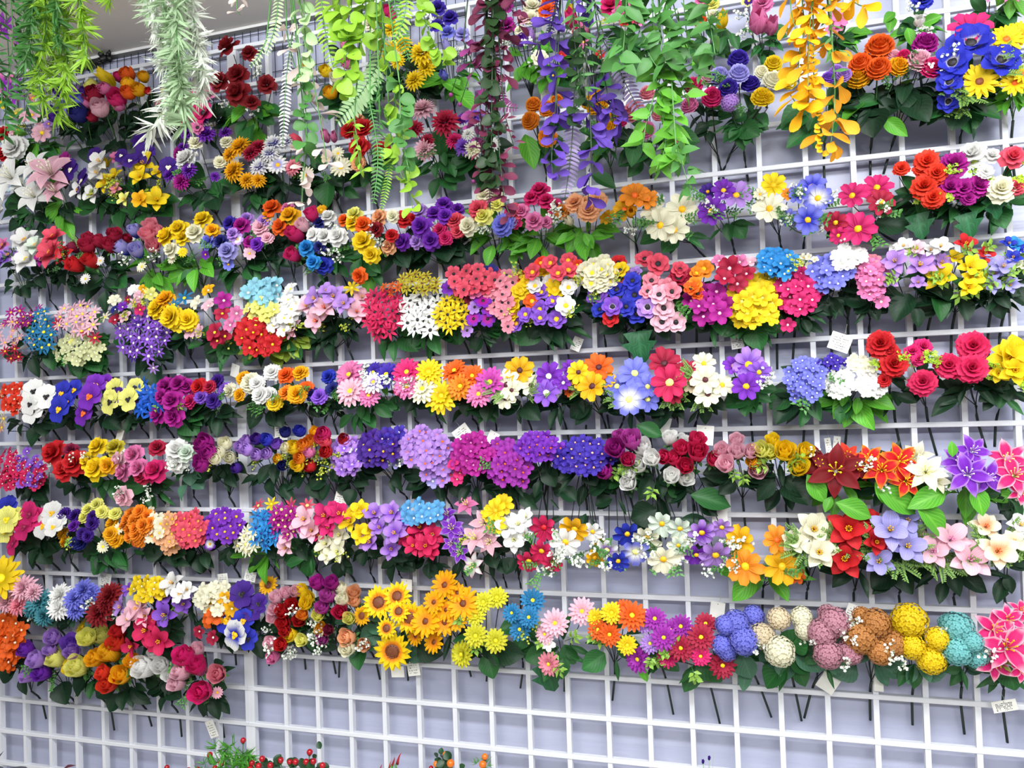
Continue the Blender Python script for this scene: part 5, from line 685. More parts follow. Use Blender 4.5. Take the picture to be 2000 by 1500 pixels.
for li_, (row, name, opts, foot, hub, half, fl, lv) in enumerate(lines):
    row = int(row); F = Vector([int(q) / 1000 for q in foot.split()]); H = Vector([int(q) / 1000 for q in hub.split()])
    HW, HH = [int(q) / 1000 for q in half.split()]
    items = []; k = c = None
    for tk in fl.split():
        if ',' in tk:
            x, y, z, d = [int(q) / 1000 for q in tk.split(',')]; items.append((k, c, Vector((x, y, z)), d))
        elif tk in FM: k = tk
        else: c = tk
    label = 'bunch of %s in the %s row' % (name, ORD[row])
    nb = lines[li_ - 1][1] if li_ and lines[li_ - 1][0] == str(row) else lines[li_ + 1][1]
    if len((label + ' beside the ' + nb).split()) <= 16: label += ' beside the ' + nb
    root = thing(NOUN[items[0][0]] + '_bouquet', label, 'bouquet', H, 'bouquets in the %s row' % ORD[row])
    Hc = sum((i[2] for i in items), Vector()) / len(items)
    # flowers
    for kind, c, P, d in items:
        a, b_, eye = spec(c)
        n0 = (P - H).normalized()
        if kind in ('rb', 'tu'): n = n0 * .8 + OUT * .45
        elif kind in ('pa', 'an', 'co', 'su', 'fl', 'st', 'pm'): n = n0 * .5 + OUT * .85
        else: n = n0 * .6 + OUT * .75
        j_ = .42 if kind in ('fl', 'st', 'pm') else .22
        n = n + Vector((U(-j_, j_), U(-.1, .1), U(-j_, j_)))
        R = basis(n, None, Vector((U(-.4, .4), 0, 1))) if kind == 'pa' else basis(n, U(0, 6.28))
        k_ = dict(rb=1.22, tu=1.45, ra=1.5, pa=1.22, co=1.16, hy=1.24, ro=1.1, mu=1.18, pe=1.12, an=1.12, po=1.12, fl=1.1, su=1.06, da=1.12, ma=1.14).get(kind, 1.14)
        M = Matrix.Translation(P - H) @ R @ Matrix.Scale(d * k_, 4)
        v = rnd.randrange(3)
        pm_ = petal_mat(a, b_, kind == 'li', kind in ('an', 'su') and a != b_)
        if kind in CENTER:
            em = flat_mat(eye or CENTER[kind], .6)
            if d > .034:
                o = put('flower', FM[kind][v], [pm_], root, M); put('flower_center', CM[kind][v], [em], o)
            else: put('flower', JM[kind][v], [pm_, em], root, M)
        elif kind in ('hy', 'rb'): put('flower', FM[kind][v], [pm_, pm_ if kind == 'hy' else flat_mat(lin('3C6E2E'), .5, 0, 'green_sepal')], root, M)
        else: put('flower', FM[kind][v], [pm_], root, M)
    # stems: a wrapped main stem through the rail and a fork to the flowers
    b = MB(); rail = F + (H - F) * .55; rail.y = .022
    b.tube([F - H, (F + rail) / 2 - H, rail - H, (rail + H) / 2 - H + Vector((0, .004, 0)), Vector()], .0028, 6)
    put('stem', b.mesh('stem'), [STEM], root)
    b = MB(); pick = items if len(items) <= 9 else rnd.sample(items, 9)
    for kind, c, P, d in pick:
        e = P - H + Vector((0, .02, -.012)); m1 = e * .5 + Vector((U(-.006, .006), .012, U(-.006, .004))); b.tube([Vector(), m1 * .5 + Vector((0, .004, 0)), m1, e], .0013, 3)
    put('stem_fork', b.mesh('stem_fork'), [STEM if row > 3 or rnd.random() < .5 else STEMG], root)
    # leaves round the lower half of the head
    parts = [p for p in opts.replace(' ', '+').split('+') if p != 'no']
    for part in [p for p in parts if p[:2] in LEAFC]:
        st, n = part[:2], int(part[2:]); n = round(n * (2.3 if row < 5 else 1.9))
        for i in range(n):
            th = math.pi * (1.0 + (i + U(.1, .9)) / n) if rnd.random() < .8 else U(-.3, 3.4)
            u = Vector((math.cos(th) * .9, -U(.05, .45), math.sin(th) * .55 + U(-.1, .15))).normalized()
            L = U(.045, .072) * (1.15 if st == 'br' else 1) * min(1.15, max(.75, HW / .065))
            lo_ = .15 if st in ('dk', 'mi') else .3
            B = Hc.lerp(H, U(lo_, .62)) + Vector((math.cos(th) * HW * U(.0, .6), U(-.02, .03), math.sin(th) * HH * U(.0, .45)))
            B.y = max(min(B.y, -.015), -.05)
            nn = (Vector((0, -1, .5)) + Vector((U(-.5, .5), U(-.3, .3), U(-.5, .5)))); nn = (nn - u * nn.dot(u)).normalized()
            M = Matrix((u, nn.cross(u), nn)).transposed().to_4x4()
            sh = rnd.choice(LSHAPE[st])
            put('leaf', rnd.choice(LM[sh]), [leaf_mat(st)], root, Matrix.Translation(B - H) @ M @ Matrix.Diagonal((L, L * U(.8, 1.1), L, 1)))
    if lv:
        for one in lv.split(';'):
            q = one.split(); st = q[0]; B = Vector([int(a) / 1000 for a in q[1:4]]); u = Vector([float(a) for a in q[4:7]]).normalized(); L = int(q[7]) / 1000
            nn = Vector((U(-.3, .3), -1, .5)); nn = (nn - u * nn.dot(u)).normalized(); M = Matrix((u, nn.cross(u), nn)).transposed().to_4x4()
            sh = 'lobe' if st == 'ml' else 'oval'
            put('leaf', rnd.choice(LM[sh]), [leaf_mat(st)], root, Matrix.Translation(B - H) @ M @ Matrix.Scale(L * 1.1, 4))
    # filler sprigs
    for part in [p for p in parts if p[:2] in SM]:
            st, n = part[:2], int(part[2:]); n = max(1, n * 2 // 3) if st in ('wf', 'lm') and row != 7 else n
            for i in range(n):
                th = U(-3.6, .45) if st in ('wf', 'lm', 'fe') else U(-3.3, .15)
                c_ = Vector((math.cos(th) * HW * U(.5, .95), U(-.022, .018), math.sin(th) * HH * U(.45, .95)))
                u = (Vector((math.cos(th), -.5, math.sin(th) * .8 + .25)) + Vector((U(-.3, .3), 0, U(-.3, .3)))).normalized()
                L = U(.042, .062); B = Hc + c_ - u * L * .6
                nn = Vector((0, -1, .3)); nn = (nn - u * nn.dot(u)).normalized(); M = Matrix((u, nn.cross(u), nn)).transposed().to_4x4()
                put('filler_sprig', rnd.choice(SM[st]), [STEMG, SPM[st]], root, Matrix.Translation(B - H) @ M @ Matrix.Scale(L, 4))

# ------------------------------------------------------------------ garlands hanging from the ceiling in front of the wall
VINES = """starflower_garland|purple star flowered garland hanging at the left edge under the ceiling|lance grn2 43 14 -334,-420,2637 -322,-420,2484 -342,-420,2349 -358,-420,2212;lance grn2 43 14 -300,-400,2642 -297,-400,2489 -291,-400,2399 -311,-400,2276;lance grn2 37 15 -351,-440,2605 -348,-440,2429 -336,-440,2291;star vpur 82 0 -458,-330,2558 -408,-330,2520 -449,-330,2401 -479,-330,2546 -422,-330,2379
asparagus_garland|lime green asparagus fern garland beside the purple starflower garland|needle lime 36 11 -201,-440,2601 -198,-440,2454 -224,-440,2372 -211,-440,2279;needle lime 37 11 -190,-400,2620 -179,-400,2469 -185,-400,2370 -213,-400,2265;needle lime 34 11 -123,-420,2597 -114,-420,2497 -103,-420,2386;needle grn3 36 11 -210,-460,2592 -219,-460,2460 -236,-460,2379;needle lime 35 13 -243,-380,2616 -240,-380,2450 -259,-380,2352;needle grn3 33 12 -160,-450,2588 -153,-450,2478 -146,-450,2404;needle lime 31 10 -28,-420,2579 -28,-420,2499
frosted_rosemary_garland|frosted white rosemary garland hanging before the top row|needle frst 40 9 95,-420,2555 99,-420,2436 124,-420,2338 128,-420,2256 69,-420,2179;needle frst2 38 9 176,-450,2523 178,-450,2386 184,-450,2282 198,-450,2166;needle frst 37 9 188,-400,2548 184,-400,2442 195,-400,2358 210,-400,2298;needle frst2 34 9 135,-440,2467 168,-440,2323 157,-440,2209;needle frst 38 9 159,-380,2420 174,-380,2335 182,-380,2274;needle frst 36 11 139,-380,2544 131,-380,2449 97,-380,2359;needle frst2 30 10 76,-430,2553 87,-430,2457
frosted_eucalyptus_garland|pale green frosted eucalyptus garland with blush leaf tips|fern palg 27 8 422,-420,2492 412,-420,2382 384,-420,2314;fern frst 25 8 439,-400,2364 420,-400,2266 405,-400,2116;round palg 26 13 490,-440,2468 492,-440,2337 482,-440,2240;round grn3 26 15 476,-430,2245 483,-430,2157 478,-430,2081;spat blsh 33 24 430,-410,2361 441,-410,2303 475,-410,2209 522,-410,2147;spat blsh 31 22 471,-410,2099 459,-410,2034 454,-410,1968;spat blsh 27 18 319,-420,2512 313,-420,2433 322,-420,2409;spat blsh 26 19 531,-440,2082 536,-440,2039;fern palg 20 8 385,-420,2342 365,-420,2311 344,-420,2292
lime_fern_garland|lime green fern garland with a long frosted frond|fern lime 36 10 532,-440,2460 537,-440,2351 555,-440,2251;fern palg2 51 9 648,-380,2326 626,-380,2264 581,-380,2205 528,-380,2157;round lime 31 14 620,-460,2433 606,-460,2308 582,-460,2180;round lime 32 14 643,-450,2433 636,-450,2318 607,-450,2218;fern grn3 31 8 691,-430,2435 699,-430,2338 724,-430,2239;round lime 25 10 738,-420,2431 752,-420,2344 772,-420,2277 800,-420,2223;round lime 32 14 574,-440,2452 577,-440,2355 592,-440,2288;fern lime 31 9 748,-470,2403 734,-470,2313 710,-470,2266
trailing_green_vine|trailing green vine with round lime leaves reaching the third row|round lime 29 16 643,-420,2363 679,-420,2218 687,-420,2111 679,-420,2059 710,-420,1971 716,-420,1941;fern grn3 25 8 637,-440,2164 652,-440,2057 639,-440,1958;lance lime 36 14 596,-430,2141 603,-430,2066 607,-430,2022;fern lime 17 6 674,-420,2070 663,-420,2008 646,-420,1946;round grn3 27 13 709,-450,2192 711,-450,2088 725,-450,2003;lance grn3 31 12 664,-450,2209 663,-450,2094
burgundy_garland|dark burgundy and plum leafed garland hanging above the periwinkle carnation|spat burg 31 10 897,-420,2400 886,-420,2259 877,-420,2157;round dkgn 24 9 913,-440,2387 903,-440,2207 895,-440,2026 898,-440,1956;spat burg 29 11 911,-400,2387 917,-400,2262 904,-400,2182;fern plum 29 6 889,-380,2244 890,-380,2181 907,-380,2142 936,-380,2131;spat burg 28 11 882,-420,2136 873,-420,2035 886,-420,1952;spat plum 27 13 831,-400,2276 851,-400,2221 866,-400,2177 850,-400,2054;lance burg 24 12 918,-420,2111 936,-420,2037;spat burg 28 12 908,-430,2028 915,-430,1936 929,-430,1900;berry plum 9 0 807,-420,2162 826,-420,2140 849,-420,1982;spat burg 28 12 949,-440,2380 955,-440,2308 961,-440,2257;fern burg 16 6 879,-410,2006 879,-410,1924
violet_fern_garland|violet and grey green fern garland hanging above the peach ranunculus|fern vgry 33 8 1106,-400,2251 1140,-400,2176 1167,-400,2113 1191,-400,2062;fern vgry 34 8 1056,-400,2139 1049,-400,2059 1040,-400,1990 1029,-400,1933;spat vlf 36 12 1046,-420,2371 1023,-420,2276 995,-420,2230;spat vlf 35 14 1088,-430,2358 1094,-430,2269;lance grn3 33 13 1074,-440,2336 1081,-440,2178 1086,-440,2100;spat vlf 32 13 1032,-420,2254 1025,-420,2206 1025,-420,2076;spat vlf 33 12 1115,-400,2160 1123,-400,2109 1131,-400,2068;spat vlf 31 13 1087,-420,2107 1088,-420,2018 1078,-420,1921;spat vlf 30 13 1022,-420,2116 1011,-420,2018 1011,-420,1968;fern vlf 16 6 1033,-410,2349 1014,-410,2262 988,-410,2251;round dkgn 23 14 1066,-440,2240 1072,-440,2141 1059,-440,2065;spat vlf 33 14 1100,-410,2109 1138,-410,2074 1147,-410,2053;lance grn3 29 13 1101,-450,2345 1115,-450,2256 1134,-450,2185
green_leafy_garland|green leafy garland with pointed leaves hanging beside the violet fern garland|ovate grn3 37 13 1160,-460,2328 1184,-460,2239 1205,-460,2169 1226,-460,2129;ovate lime2 38 12 1226,-420,2221 1232,-420,2134 1239,-420,2066 1243,-420,1970;ovate grn3 37 13 1269,-450,2313 1274,-450,2200 1280,-450,2134;ovate lime2 36 12 1211,-430,2162 1222,-430,2084 1228,-430,2007 1207,-430,1948;ovate grn3 39 14 1207,-470,2314 1222,-470,2227 1237,-470,2141;ovate grn3 37 14 1176,-480,2315 1169,-480,2213 1157,-480,2131;ovate grn3 36 14 1301,-470,2296 1315,-470,2202 1324,-470,2132;lance grn3 37 15 1241,-440,2323 1268,-440,2186 1304,-440,2115;ovate lime2 34 14 1224,-430,2131 1197,-430,2059 1186,-430,2003;ovate grn3 31 14 1248,-450,1998 1260,-450,1951 1273,-450,1903;ovate lime2 34 13 1251,-420,2141 1268,-420,2091
golden_garland|golden yellow petalled garland hanging beside the orange marigolds|spat gold 36 12 1470,-420,2290 1475,-420,2188 1464,-420,2126 1465,-420,2053 1477,-420,2024;spat gold2 34 12 1512,-420,2282 1519,-420,2135;spat gold2 38 12 1524,-400,2084 1520,-400,2025 1512,-400,1971;spat gold2 32 13 1453,-430,2288 1454,-430,2215 1461,-430,2177;bead gold 8 7 1489,-430,2172 1487,-430,2082 1492,-430,2001 1495,-430,1955;lance grn3 23 20 1518,-430,2275 1519,-430,2167 1520,-430,2086;spat gold 32 11 1544,-430,2270 1554,-430,2215 1578,-430,2197;spat gold 30 12 1493,-440,2257 1480,-440,2151 1475,-440,2044"""
def gleaf(shape):
    b = MB(); prof = dict(lance=(.1, .7, 1, .7, .03), spat=(.14, .25, .5, .85, 1.05, .95, .5), round=(.12, .7, 1.0, 1.1, 1.05, .85, .4), ovate=(.1, 1, .95, .6, .03), pinna=(.5, .95, 1, .9, .4), needle=(.6, 1, .9, .6, .1))[shape]
    W = dict(lance=.26, spat=.5, round=.85, ovate=.52, pinna=.34, needle=.13)[shape]; rows = []; uvs = []; dr = U(.05, .25)
    for i, p in enumerate(prof):
        t = i / (len(prof) - 1); rows.append([(t + (.05 * (1 - abs(c)) if i == len(prof) - 1 else 0), c * W / 2 * p, abs(c) * W * p * .18 - dr * t * t) for c in (-1, 0, 1)]); uvs.append([(t, abs(c)) for c in (-1, 0, 1)])
    b.grid(rows, uvs); return b
GL = {s: [gleaf(s).mesh('leaf_' + s) for _ in range(3)] for s in ('lance', 'spat', 'round', 'ovate', 'pinna')}
def needle_sprig():
    b = MB()
    for k in range(8):
        p = gleaf('needle'); a = U(0, 6.28); u = Vector((U(.45, 1), math.cos(a) * .75, math.sin(a) * .75)).normalized(); L = U(.6, 1); o_ = Vector((.25 * k / 9, 0, 0))
        nn = u.orthogonal().normalized(); M = Matrix((u, nn.cross(u), nn)).transposed(); n0 = len(b.v)
        b.v += [tuple(M @ (Vector(v) * L) + o_) for v in p.v]; b.uv += p.uv; b.f += [tuple(i + n0 for i in f) for f in p.f]; b.m += p.m
    return b.mesh('needle_sprig')
NS = [needle_sprig() for _ in range(5)]
def frame_at(u, nn):
    u = u.normalized(); nn = nn - u * nn.dot(u); nn = nn.normalized() if nn.length > 1e-5 else u.orthogonal().normalized()
    return Matrix((u, nn.cross(u), nn)).transposed().to_4x4()
def along(pts, step):
    out = []; acc = 0
    for p, q in zip(pts, pts[1:]):
        d = (q - p).length; s = step - acc if out else 0
        while s <= d:
            out.append((p.lerp(q, s / d), (q - p).normalized())); s += step
        acc = (d - (s - step)) if out else 0
    return out
def smooth(pts):
    if len(pts) < 3: return pts
    o = []
    for i in range(len(pts) - 1):
        p0, p1, p2, p3 = pts[max(i - 1, 0)], pts[i], pts[i + 1], pts[min(i + 2, len(pts) - 1)]
        for k in range(5):
            t = k / 5; o.append(.5 * ((2 * p1) + (p2 - p0) * t + (2 * p0 - 5 * p1 + 4 * p2 - p3) * t * t + (3 * p1 - p0 - 3 * p2 + p3) * t ** 3))
    return o + [pts[-1]]
for line in VINES.split('\n'):
    nm, lab, ss = line.split('|'); strands = []
    for s in ss.split(';'):
        q = s.split(); strands.append((q[0], q[1], int(q[2]) / 1000, int(q[3]) / 1000, [Vector([int(a) / 1000 for a in p.split(',')]) for p in q[4:]]))
    tops = [s[4][0] for s in strands if s[3]]
    cx = sum(t.x for t in tops) / len(tops); top = Vector((cx, -.43, 2.6495))
    root = thing(nm, lab, 'garland', top, 'garlands hanging from the ceiling'); inv = Matrix.Translation(-top)
    st = MB()
    st.tube([(0, 0, 0), (0, 0, -.012)], .006, 8)
    for ty, col, L, step, pts in strands:
        mat = petal_mat(col, col) if ty in ('star', 'spat', 'bead', 'berry') else flat_mat(col, .5, .3)
        if ty == 'star':
            for p in pts: put('flower', FM['st'][rnd.randrange(3)], [petal_mat(col, 'pnk' if rnd.random() < .3 else col)], root, inv @ Matrix.Translation(p) @ basis(Vector((U(-.5, .5), -1, U(-.6, .2))), U(0, 6)) @ Matrix.Scale(L, 4))
            st.tube([Vector((0, 0, -.01)), pts[0] - top + Vector((0, .01, .05)), pts[2] - top + Vector((0, .01, 0))], .0015, 3); continue
        if ty == 'berry':
            q = MB(); q.ball((0, 0, 0), .5, 8, 5); bm = q.mesh('berry')
            for p in pts:
                put('berry', bm, [mat], root, inv @ Matrix.Translation(p) @ Matrix.Scale(L, 4))
                st.tube([p - top, p - top + Vector((.02, 0, .05)), tops[0].lerp(p, .6) - top], .0009, 3)
            continue
        pts = smooth(pts)
        st.tube([Vector((0, 0, -.004))] + [p - top for p in pts] if pts[0].z < 2.63 else [p - top for p in pts], .0016, 4, 0, .0008)
        step *= dict(spat=1.75, round=1.35, needle=1.6, ovate=1.25).get(ty, 1); L *= dict(spat=1.22, needle=1.35, ovate=1.2, round=1.1).get(ty, 1)
        sp = along(pts, step); n = len(sp)
        for i, (p, d) in enumerate(sp):
            tt = i / max(n - 1, 1)
            if ty == 'fern':
                k = L * (.55 + .45 * math.sin(math.pi * min(1, .25 + .75 * (1 - tt)))) * (1 if tt < .75 else .55 + .45 * (1 - tt) / .25)
                side = d.cross(Vector((.15, -1, .1))).normalized()
                for sg in (-1, 1):
                    u = side * sg + d * .35 + Vector((0, U(-.2, .1), 0)); put('leaflet', rnd.choice(GL['pinna']), [mat], root, inv @ Matrix.Translation(p) @ frame_at(u, Vector((U(-.15, .15), -1, .4))) @ Matrix.Scale(k * .56, 4))
            elif ty == 'needle':
                for _ in range(2):
                    u = d * .8 + Vector((U(-1.1, 1.1), U(-.8, .8), U(-.2, .3))); put('leaf_sprig', rnd.choice(NS), [mat], root, inv @ Matrix.Translation(p) @ frame_at(u, Vector((U(-1, 1), U(-1, 1), 1))) @ Matrix.Scale(L * U(.8, 1.15), 4))
            elif ty == 'bead':
                q = put('leaflet', GL['round'][0], [mat], root, inv @ Matrix.Translation(p) @ frame_at(Vector((U(-1, 1), -.6, -.3)), OUT) @ Matrix.Scale(L * 1.5, 4))
            else:
                for _ in range(2 if ty != 'spat' else 3):
                    a = U(0, 6.28); x = d.orthogonal().normalized(); y = d.cross(x); p = p + Vector((U(-.006, .006), U(-.006, .006), 0)); u = d * U(.1, .8) + x * math.cos(a) * .9 + y * math.sin(a) * .9
                    nn = Vector((U(-.9, .9), -1, U(-.1, 1.1)))
                    put('leaf', rnd.choice(GL[ty]), [mat], root, inv @ Matrix.Translation(p) @ frame_at(u, nn) @ Matrix.Scale(L * U(.75, 1.1), 4))
    put('stem', st.mesh('garland_stem'), [flat_mat('dkgn' if 'burg' in nm or 'violet' in nm else 'grn3', .5)], root)

# ------------------------------------------------------------------ price tags
TAGS = """965,-20,1674 24 34 -24 1|white handwritten price tag under the yellow and violet anemone cups
1341,-30,1658 28 31 6 1|white price tag under the soft yellow blossoms
1559,-30,1646 45 39 -22 1|large white price tag above the white hydrangea
1164,-35,1469 37 46 -16 0|blank white tag leaning above the white rosebuds
1261,-30,1446 39 45 -6 0|blank white tag above the crimson rosebuds
667,-40,1463 44 36 35 1|tilted white price tag above the magenta hydrangea
739,-20,1445 28 41 -28 0|pale blank tag above the orchid purple violets
137,-30,1477 41 46 2 1|white price tag behind the navy ranunculus buds
481,-20,1477 38 17 0 0|pale card lying behind the indigo violets
318,-40,1292 35 41 -14 1|white price tag above the hot pink freesias
-4,-30,1650 29 37 -20 0|white tag beside the cream and yellow ranunculus
-404,-30,1478 24 39 -25 0|cream tag hanging below the purple pansies
-726,-20,1485 38 22 8 0|small white tag under the white pansies
-537,-20,1284 49 43 8 0|pale pink tag under the yellow and gold roses
-331,-30,1254 48 24 30 0|white tag tucked above the orange chrysanthemums
1287,-30,1262 35 35 0 0|blank white tag below the ivy leaf of the crimson rosebuds
1530,10,1413 13 39 6 1|narrow left strip tag behind the dark red lilies
1547,12,1413 15 46 -8 1|narrow right strip tag behind the dark red lilies
-470,-30,1054 36 39 -14 1|white price tag above the dark red chrysanthemums
-62,-30,1065 36 39 8 1|white price tag above the cream bell blossoms
27,-30,1082 34 31 -12 1|pale price tag above the purple and blue pansies
496,-30,1072 31 32 -3 0|pale cream tag above the sunflowers
458,-20,843 35 29 2 0|pale tag below the largest sunflower
507,-30,863 34 46 10 1|written price tag below the sunflowers beside the pale tag
-121,-20,643 27 49 20 1|white price tag below the pink satin roses
1273,-10,1038 33 38 -8 0|blank card above the wine red daisies
1560,-30,1050 27 38 -22 1|white price tag above the copper hydrangea globes
1506,-20,889 39 39 -32 0|blank white tag beside the dusty pink hydrangea stem
1611,-10,899 19 47 -2 0|narrow pale tag beside the copper hydrangea stem
1850,-20,866 47 24 14 1|white price tag at the magenta edged lilies stem
1687,-30,1840 44 22 -8 1|pale price tag behind the lilac freesias
906,0,2297 28 36 0 0|white notched tag under the orange poppies
1111,-20,2256 17 32 -14 0|pale tag between the violet fern and the pink marigolds
-277,10,1272 14 39 -6 1|narrow strip tag below the pink roses
1355,0,1509 17 29 -6 0|beige tag under the violet purple cosmos"""
card = flat_mat(lin('DFDFD8'), .6, 0, 'white_card', .95, 1.04); ink = flat_mat(lin('34343A'), .7, 0, 'ink')
for line in TAGS.split('\n'):
    a, lab = line.split('|'); q = a.split(); P = Vector([int(v) / 1000 for v in q[0].split(',')]); w_, h_ = int(q[1]) / 1000, int(q[2]) / 1000; ang = -math.radians(int(q[3]))
    t = thing('price_tag', lab, 'tag', P, 'price tags on the bouquets'); t.rotation_euler = (U(-.12, .12), ang, U(-.15, .15))
    b = MB(); b.box(-w_ / 2, w_ / 2, -.0004, .0004, -h_ / 2, h_ / 2); put('card', b.mesh('card', 1, False), [card], t)
    b = MB(); b.tube([(0, -.0006, h_ * .36), (0, .0006, h_ * .36)], .0011, 8); put('hole', b.mesh('hole'), [ink], t)
    b = MB(); b.tube([(0, -.001, h_ * .36), (.004, .004, h_ * .62), (.001, .006, h_ * .8 + .012)], .0004, 3); put('string', b.mesh('string'), [flat_mat(lin('C8C8C0'), .8, 0, 'string')], t)
    if q[4] == '1':
        b = MB()
        for r in range(5):
            z = h_ * (.2 - .14 * r); x = -w_ * .36
            while x < w_ * .3:
                s_ = U(.0012, .0026)
                if rnd.random() < .75: b.box(x, x + s_, -.0007, -.0004, z + U(-.0006, .0006), z + U(.0009, .0019))
                x += s_ + U(.0006, .0016)
        put('handwriting', b.mesh('handwriting', 1, False), [ink], t)

# ------------------------------------------------------------------ berry picks and the tops of plants at the lower edge
redb = flat_mat(lin('A81420'), .22, 0, 'glossy_red'); orgb = flat_mat(lin('E0701C'), .25, 0, 'glossy_orange'); chil = flat_mat(lin('B01C2C'), .25, 0, 'chilli_red')
q = MB(); q.ball((0, 0, 0), .5, 12, 8); BALL = q.mesh('berry_ball')
q = MB(); q.ring(6, .5, .3, OVAL, 20, 0, .1, 0); CAP = q.mesh('calyx')
q = MB(); q.tube([(0, 0, 0), (.02, 0, .35), (.0, 0, .75), (-.08, 0, 1.05)], .13, 8, 0, .01); CHILI = q.mesh('chilli')
def pick(name, label, cat, base, fruits, kind, fol, folmat):
    base = Vector(base); t = thing(name, label, cat, base, 'artificial picks along the lower edge'); st = MB()
    for P, d in fruits:
        P = Vector(P); r = P - base; m1 = r * .6 + Vector((0, .01, -.01)); st.tube([Vector(), m1, r - Vector((0, 0, d * .4))], .0014, 4)
        if kind == 'chilli':
            put('chilli', CHILI, [chil], t, Matrix.Translation(r) @ basis(Vector((.5, -.2, 1)) + Vector((U(-.2, .2), 0, 0)), U(0, 6)) @ Matrix.Scale(d, 4))
        else:
            o = put('berry', BALL, [redb if kind == 'red' or rnd.random() < .25 else orgb], t, Matrix.Translation(r) @ Matrix.Scale(d, 4))
            put('calyx', CAP, [STEMG], o, Matrix.Translation((0, 0, -.47)) @ basis(Vector((0, 0, -1))) @ Matrix.Scale(.6, 4))
    put('stem', st.mesh('pick_stem'), [STEMG], t)
    for P, L, n in fol:
        r = Vector(P) - base
        for i in range(n):
            u = Vector((U(-1, 1), U(-.7, .2), U(-.1, 1))); k = rnd.choice(NS) if folmat is NEED else rnd.choice(GL['round'])
            put('leaf_sprig' if folmat is NEED else 'leaf', k, [folmat], t, Matrix.Translation(r + Vector((U(-.02, .02), U(-.015, .015), U(-.025, .015)))) @ frame_at(u, Vector((0, -1, .6))) @ Matrix.Scale(L * U(.7, 1.1), 4))
NEED = flat_mat(lin('57A23A'), .45, .2, 'fresh_green'); DGL = flat_mat(lin('23482A'), .4, .1, 'dark_small_leaf')
pick('berry_pick', 'green needled pick with dark red berries before the panel joint', 'plant', (0.0162, -0.1200, 0.4609),
     [((0.0547, -0.1200, 0.6713), .015), ((-0.0503, -0.1200, 0.6235), .015), ((-0.0078, -0.1300, 0.6108), .015), ((-0.0274, -0.1300, 0.5953), .014), ((-0.0825, -0.1300, 0.5856), .014), ((-0.1203, -0.1200, 0.5756), .014), ((-0.1901, -0.1200, 0.5753), .014)], 'red',
     [((-0.0179, -0.1200, 0.6321), .035, 8), ((0.0143, -0.1200, 0.6420), .035, 8), ((0.0532, -0.1200, 0.6257), .04, 12), ((0.0288, -0.1200, 0.6031), .04, 14), ((-0.0268, -0.1100, 0.5928), .04, 10), ((-0.0595, -0.1200, 0.5900), .03, 8)], NEED)
pick('berry_pick', 'row of bright red berries on dark leaves right of the panel joint', 'plant', (0.1943, -0.1200, 0.4825),
     [((0.1108, -0.1200, 0.6287), .016), ((0.0866, -0.1300, 0.6203), .016), ((0.1136, -0.1400, 0.6198), .016), ((0.1488, -0.1400, 0.6247), .016), ((0.1660, -0.1200, 0.6303), .016), ((0.1932, -0.1200, 0.6290), .014), ((0.2098, -0.1200, 0.6307), .016), ((0.2463, -0.1100, 0.6546), .016), ((0.2413, -0.1200, 0.6339), .016), ((0.2622, -0.1200, 0.6373), .016), ((0.2884, -0.1200, 0.6296), .016), ((0.0871, -0.1400, 0.6092), .016)], 'red',
     [((0.0842, -0.1100, 0.5974), .025, 6), ((0.1309, -0.1100, 0.6022), .025, 7), ((0.1694, -0.1100, 0.6088), .025, 7), ((0.2149, -0.1100, 0.6108), .025, 7), ((0.2555, -0.1100, 0.6176), .025, 7), ((0.2894, -0.1100, 0.6133), .022, 4), ((0.2624, -0.1050, 0.6461), .022, 2)], DGL)
pick('chilli_pick', 'small pick of red chilli peppers at the lower edge', 'plant', (0.4741, -0.1000, 0.5058),
     [((0.4717, -0.1000, 0.6364), .03), ((0.4873, -0.1000, 0.6443), .034), ((0.4694, -0.1100, 0.6370), .02), ((0.4389, -0.1000, 0.6253), .018)], 'chilli', [((0.4954, -0.1000, 0.6375), .025, 4), ((0.4756, -0.1000, 0.6304), .022, 3)], NEED)
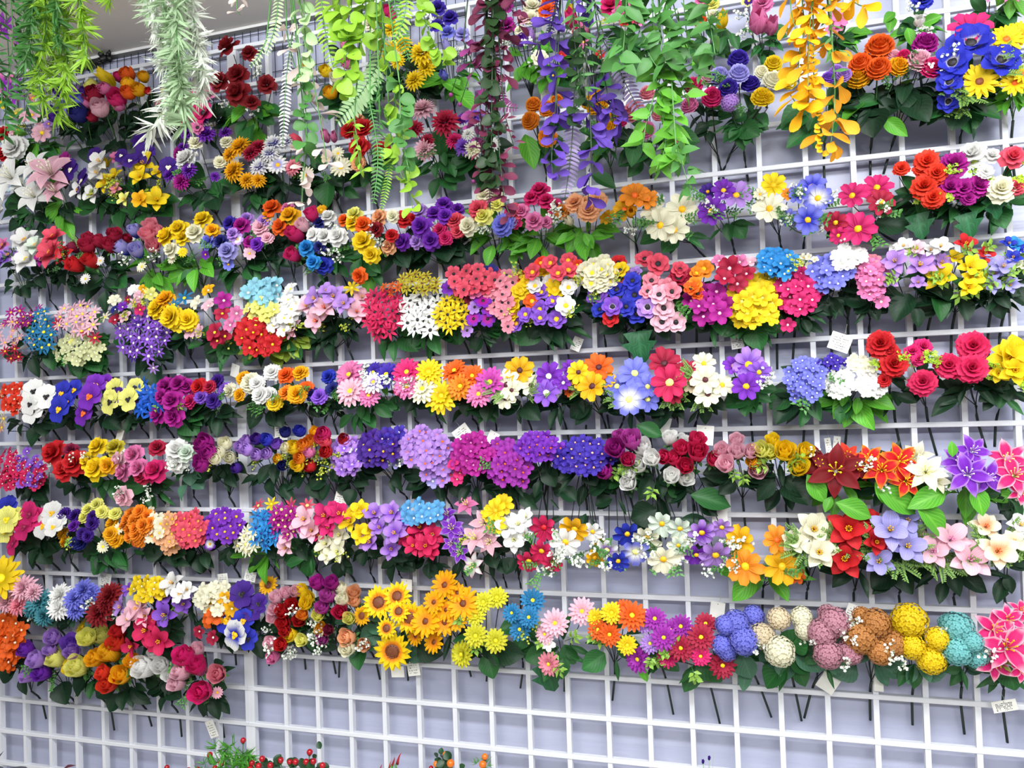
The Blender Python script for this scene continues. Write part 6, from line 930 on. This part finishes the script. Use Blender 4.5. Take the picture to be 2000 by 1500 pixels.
pick('orange_fruit_pick', 'dark leaved pick with orange fruits at the lower edge', 'plant', (0.6090, -0.1000, 0.5222),
     [((0.5964, -0.1100, 0.6600), .015), ((0.6381, -0.1200, 0.6701), .019), ((0.6147, -0.1000, 0.6821), .01), ((0.5782, -0.1000, 0.6435), .012)], 'orange', [((0.6102, -0.1000, 0.6692), .02, 7), ((0.6137, -0.1000, 0.6546), .022, 9), ((0.6404, -0.1000, 0.6524), .02, 4)], DGL)
pick('orange_fruit_pick', 'slim pick with two red orange fruits beside the dark leaved pick', 'plant', (0.7114, -0.1000, 0.5346),
     [((0.7193, -0.1000, 0.6850), .0155), ((0.7170, -0.1100, 0.6710), .018)], 'orange', [((0.7293, -0.1000, 0.6713), .02, 4), ((0.7092, -0.1000, 0.6570), .02, 4)], NEED)
# two purple buds with a bare stalk
base = Vector((1.2364, -0.0200, 0.5558)); t = thing('purple_bud_pick', 'two small dark purple buds on pale stalks low at the right', 'plant', base); st = MB()
for P in (Vector((1.2274, -0.0200, 0.6857)), Vector((1.2416, -0.0200, 0.6954))):
    put('bud', FM['tu'][0], [petal_mat('nav', 'dpur')], t, Matrix.Translation(P - base) @ basis(Vector((U(-.2, .2), -.1, 1))) @ Matrix.Scale(.011, 4)); st.tube([Vector(), P - base], .0012, 4)
st.tube([Vector(), Vector((1.2526, -0.0200, 0.7106)) - base], .0009, 4, 0, .0004); put('stem', st.mesh('bud_stem'), [flat_mat(lin('7E9A6A'), .5)], t)
# dark grey leaves at the lower left corner
base = Vector((-0.6157, -0.2000, 0.3986)); t = thing('dark_leaf_plant', 'plant with dark slate leaves and one maroon blade in the lower left corner', 'plant', base); st = MB()
slate = flat_mat(lin('4A4C58'), .35, 0, 'slate_leaf'); mar = flat_mat(lin('5A2A38'), .35, 0, 'maroon_leaf')
for P, u, L, m_ in ((Vector((-0.7410, -0.2000, 0.5591)), Vector((1, -.2, -.02)), .13, slate), (Vector((-0.6235, -0.2200, 0.5763)), Vector((1, -.1, .02)), .1, slate), (Vector((-0.7034, -0.2000, 0.5587)), Vector((.2, .1, 1)), .05, slate), (Vector((-0.4886, -0.1800, 0.5630)), Vector((1, 0, .75)), .05, mar)):
    put('leaf', LM['lance'][0], [m_], t, Matrix.Translation(P - base) @ frame_at(u, Vector((0, -.5, 1))) @ Matrix.Scale(L, 4)); st.tube([Vector(), (P - base) * .6, P - base], .002, 4)
put('stem', st.mesh('plant_stem'), [STEMG], t)
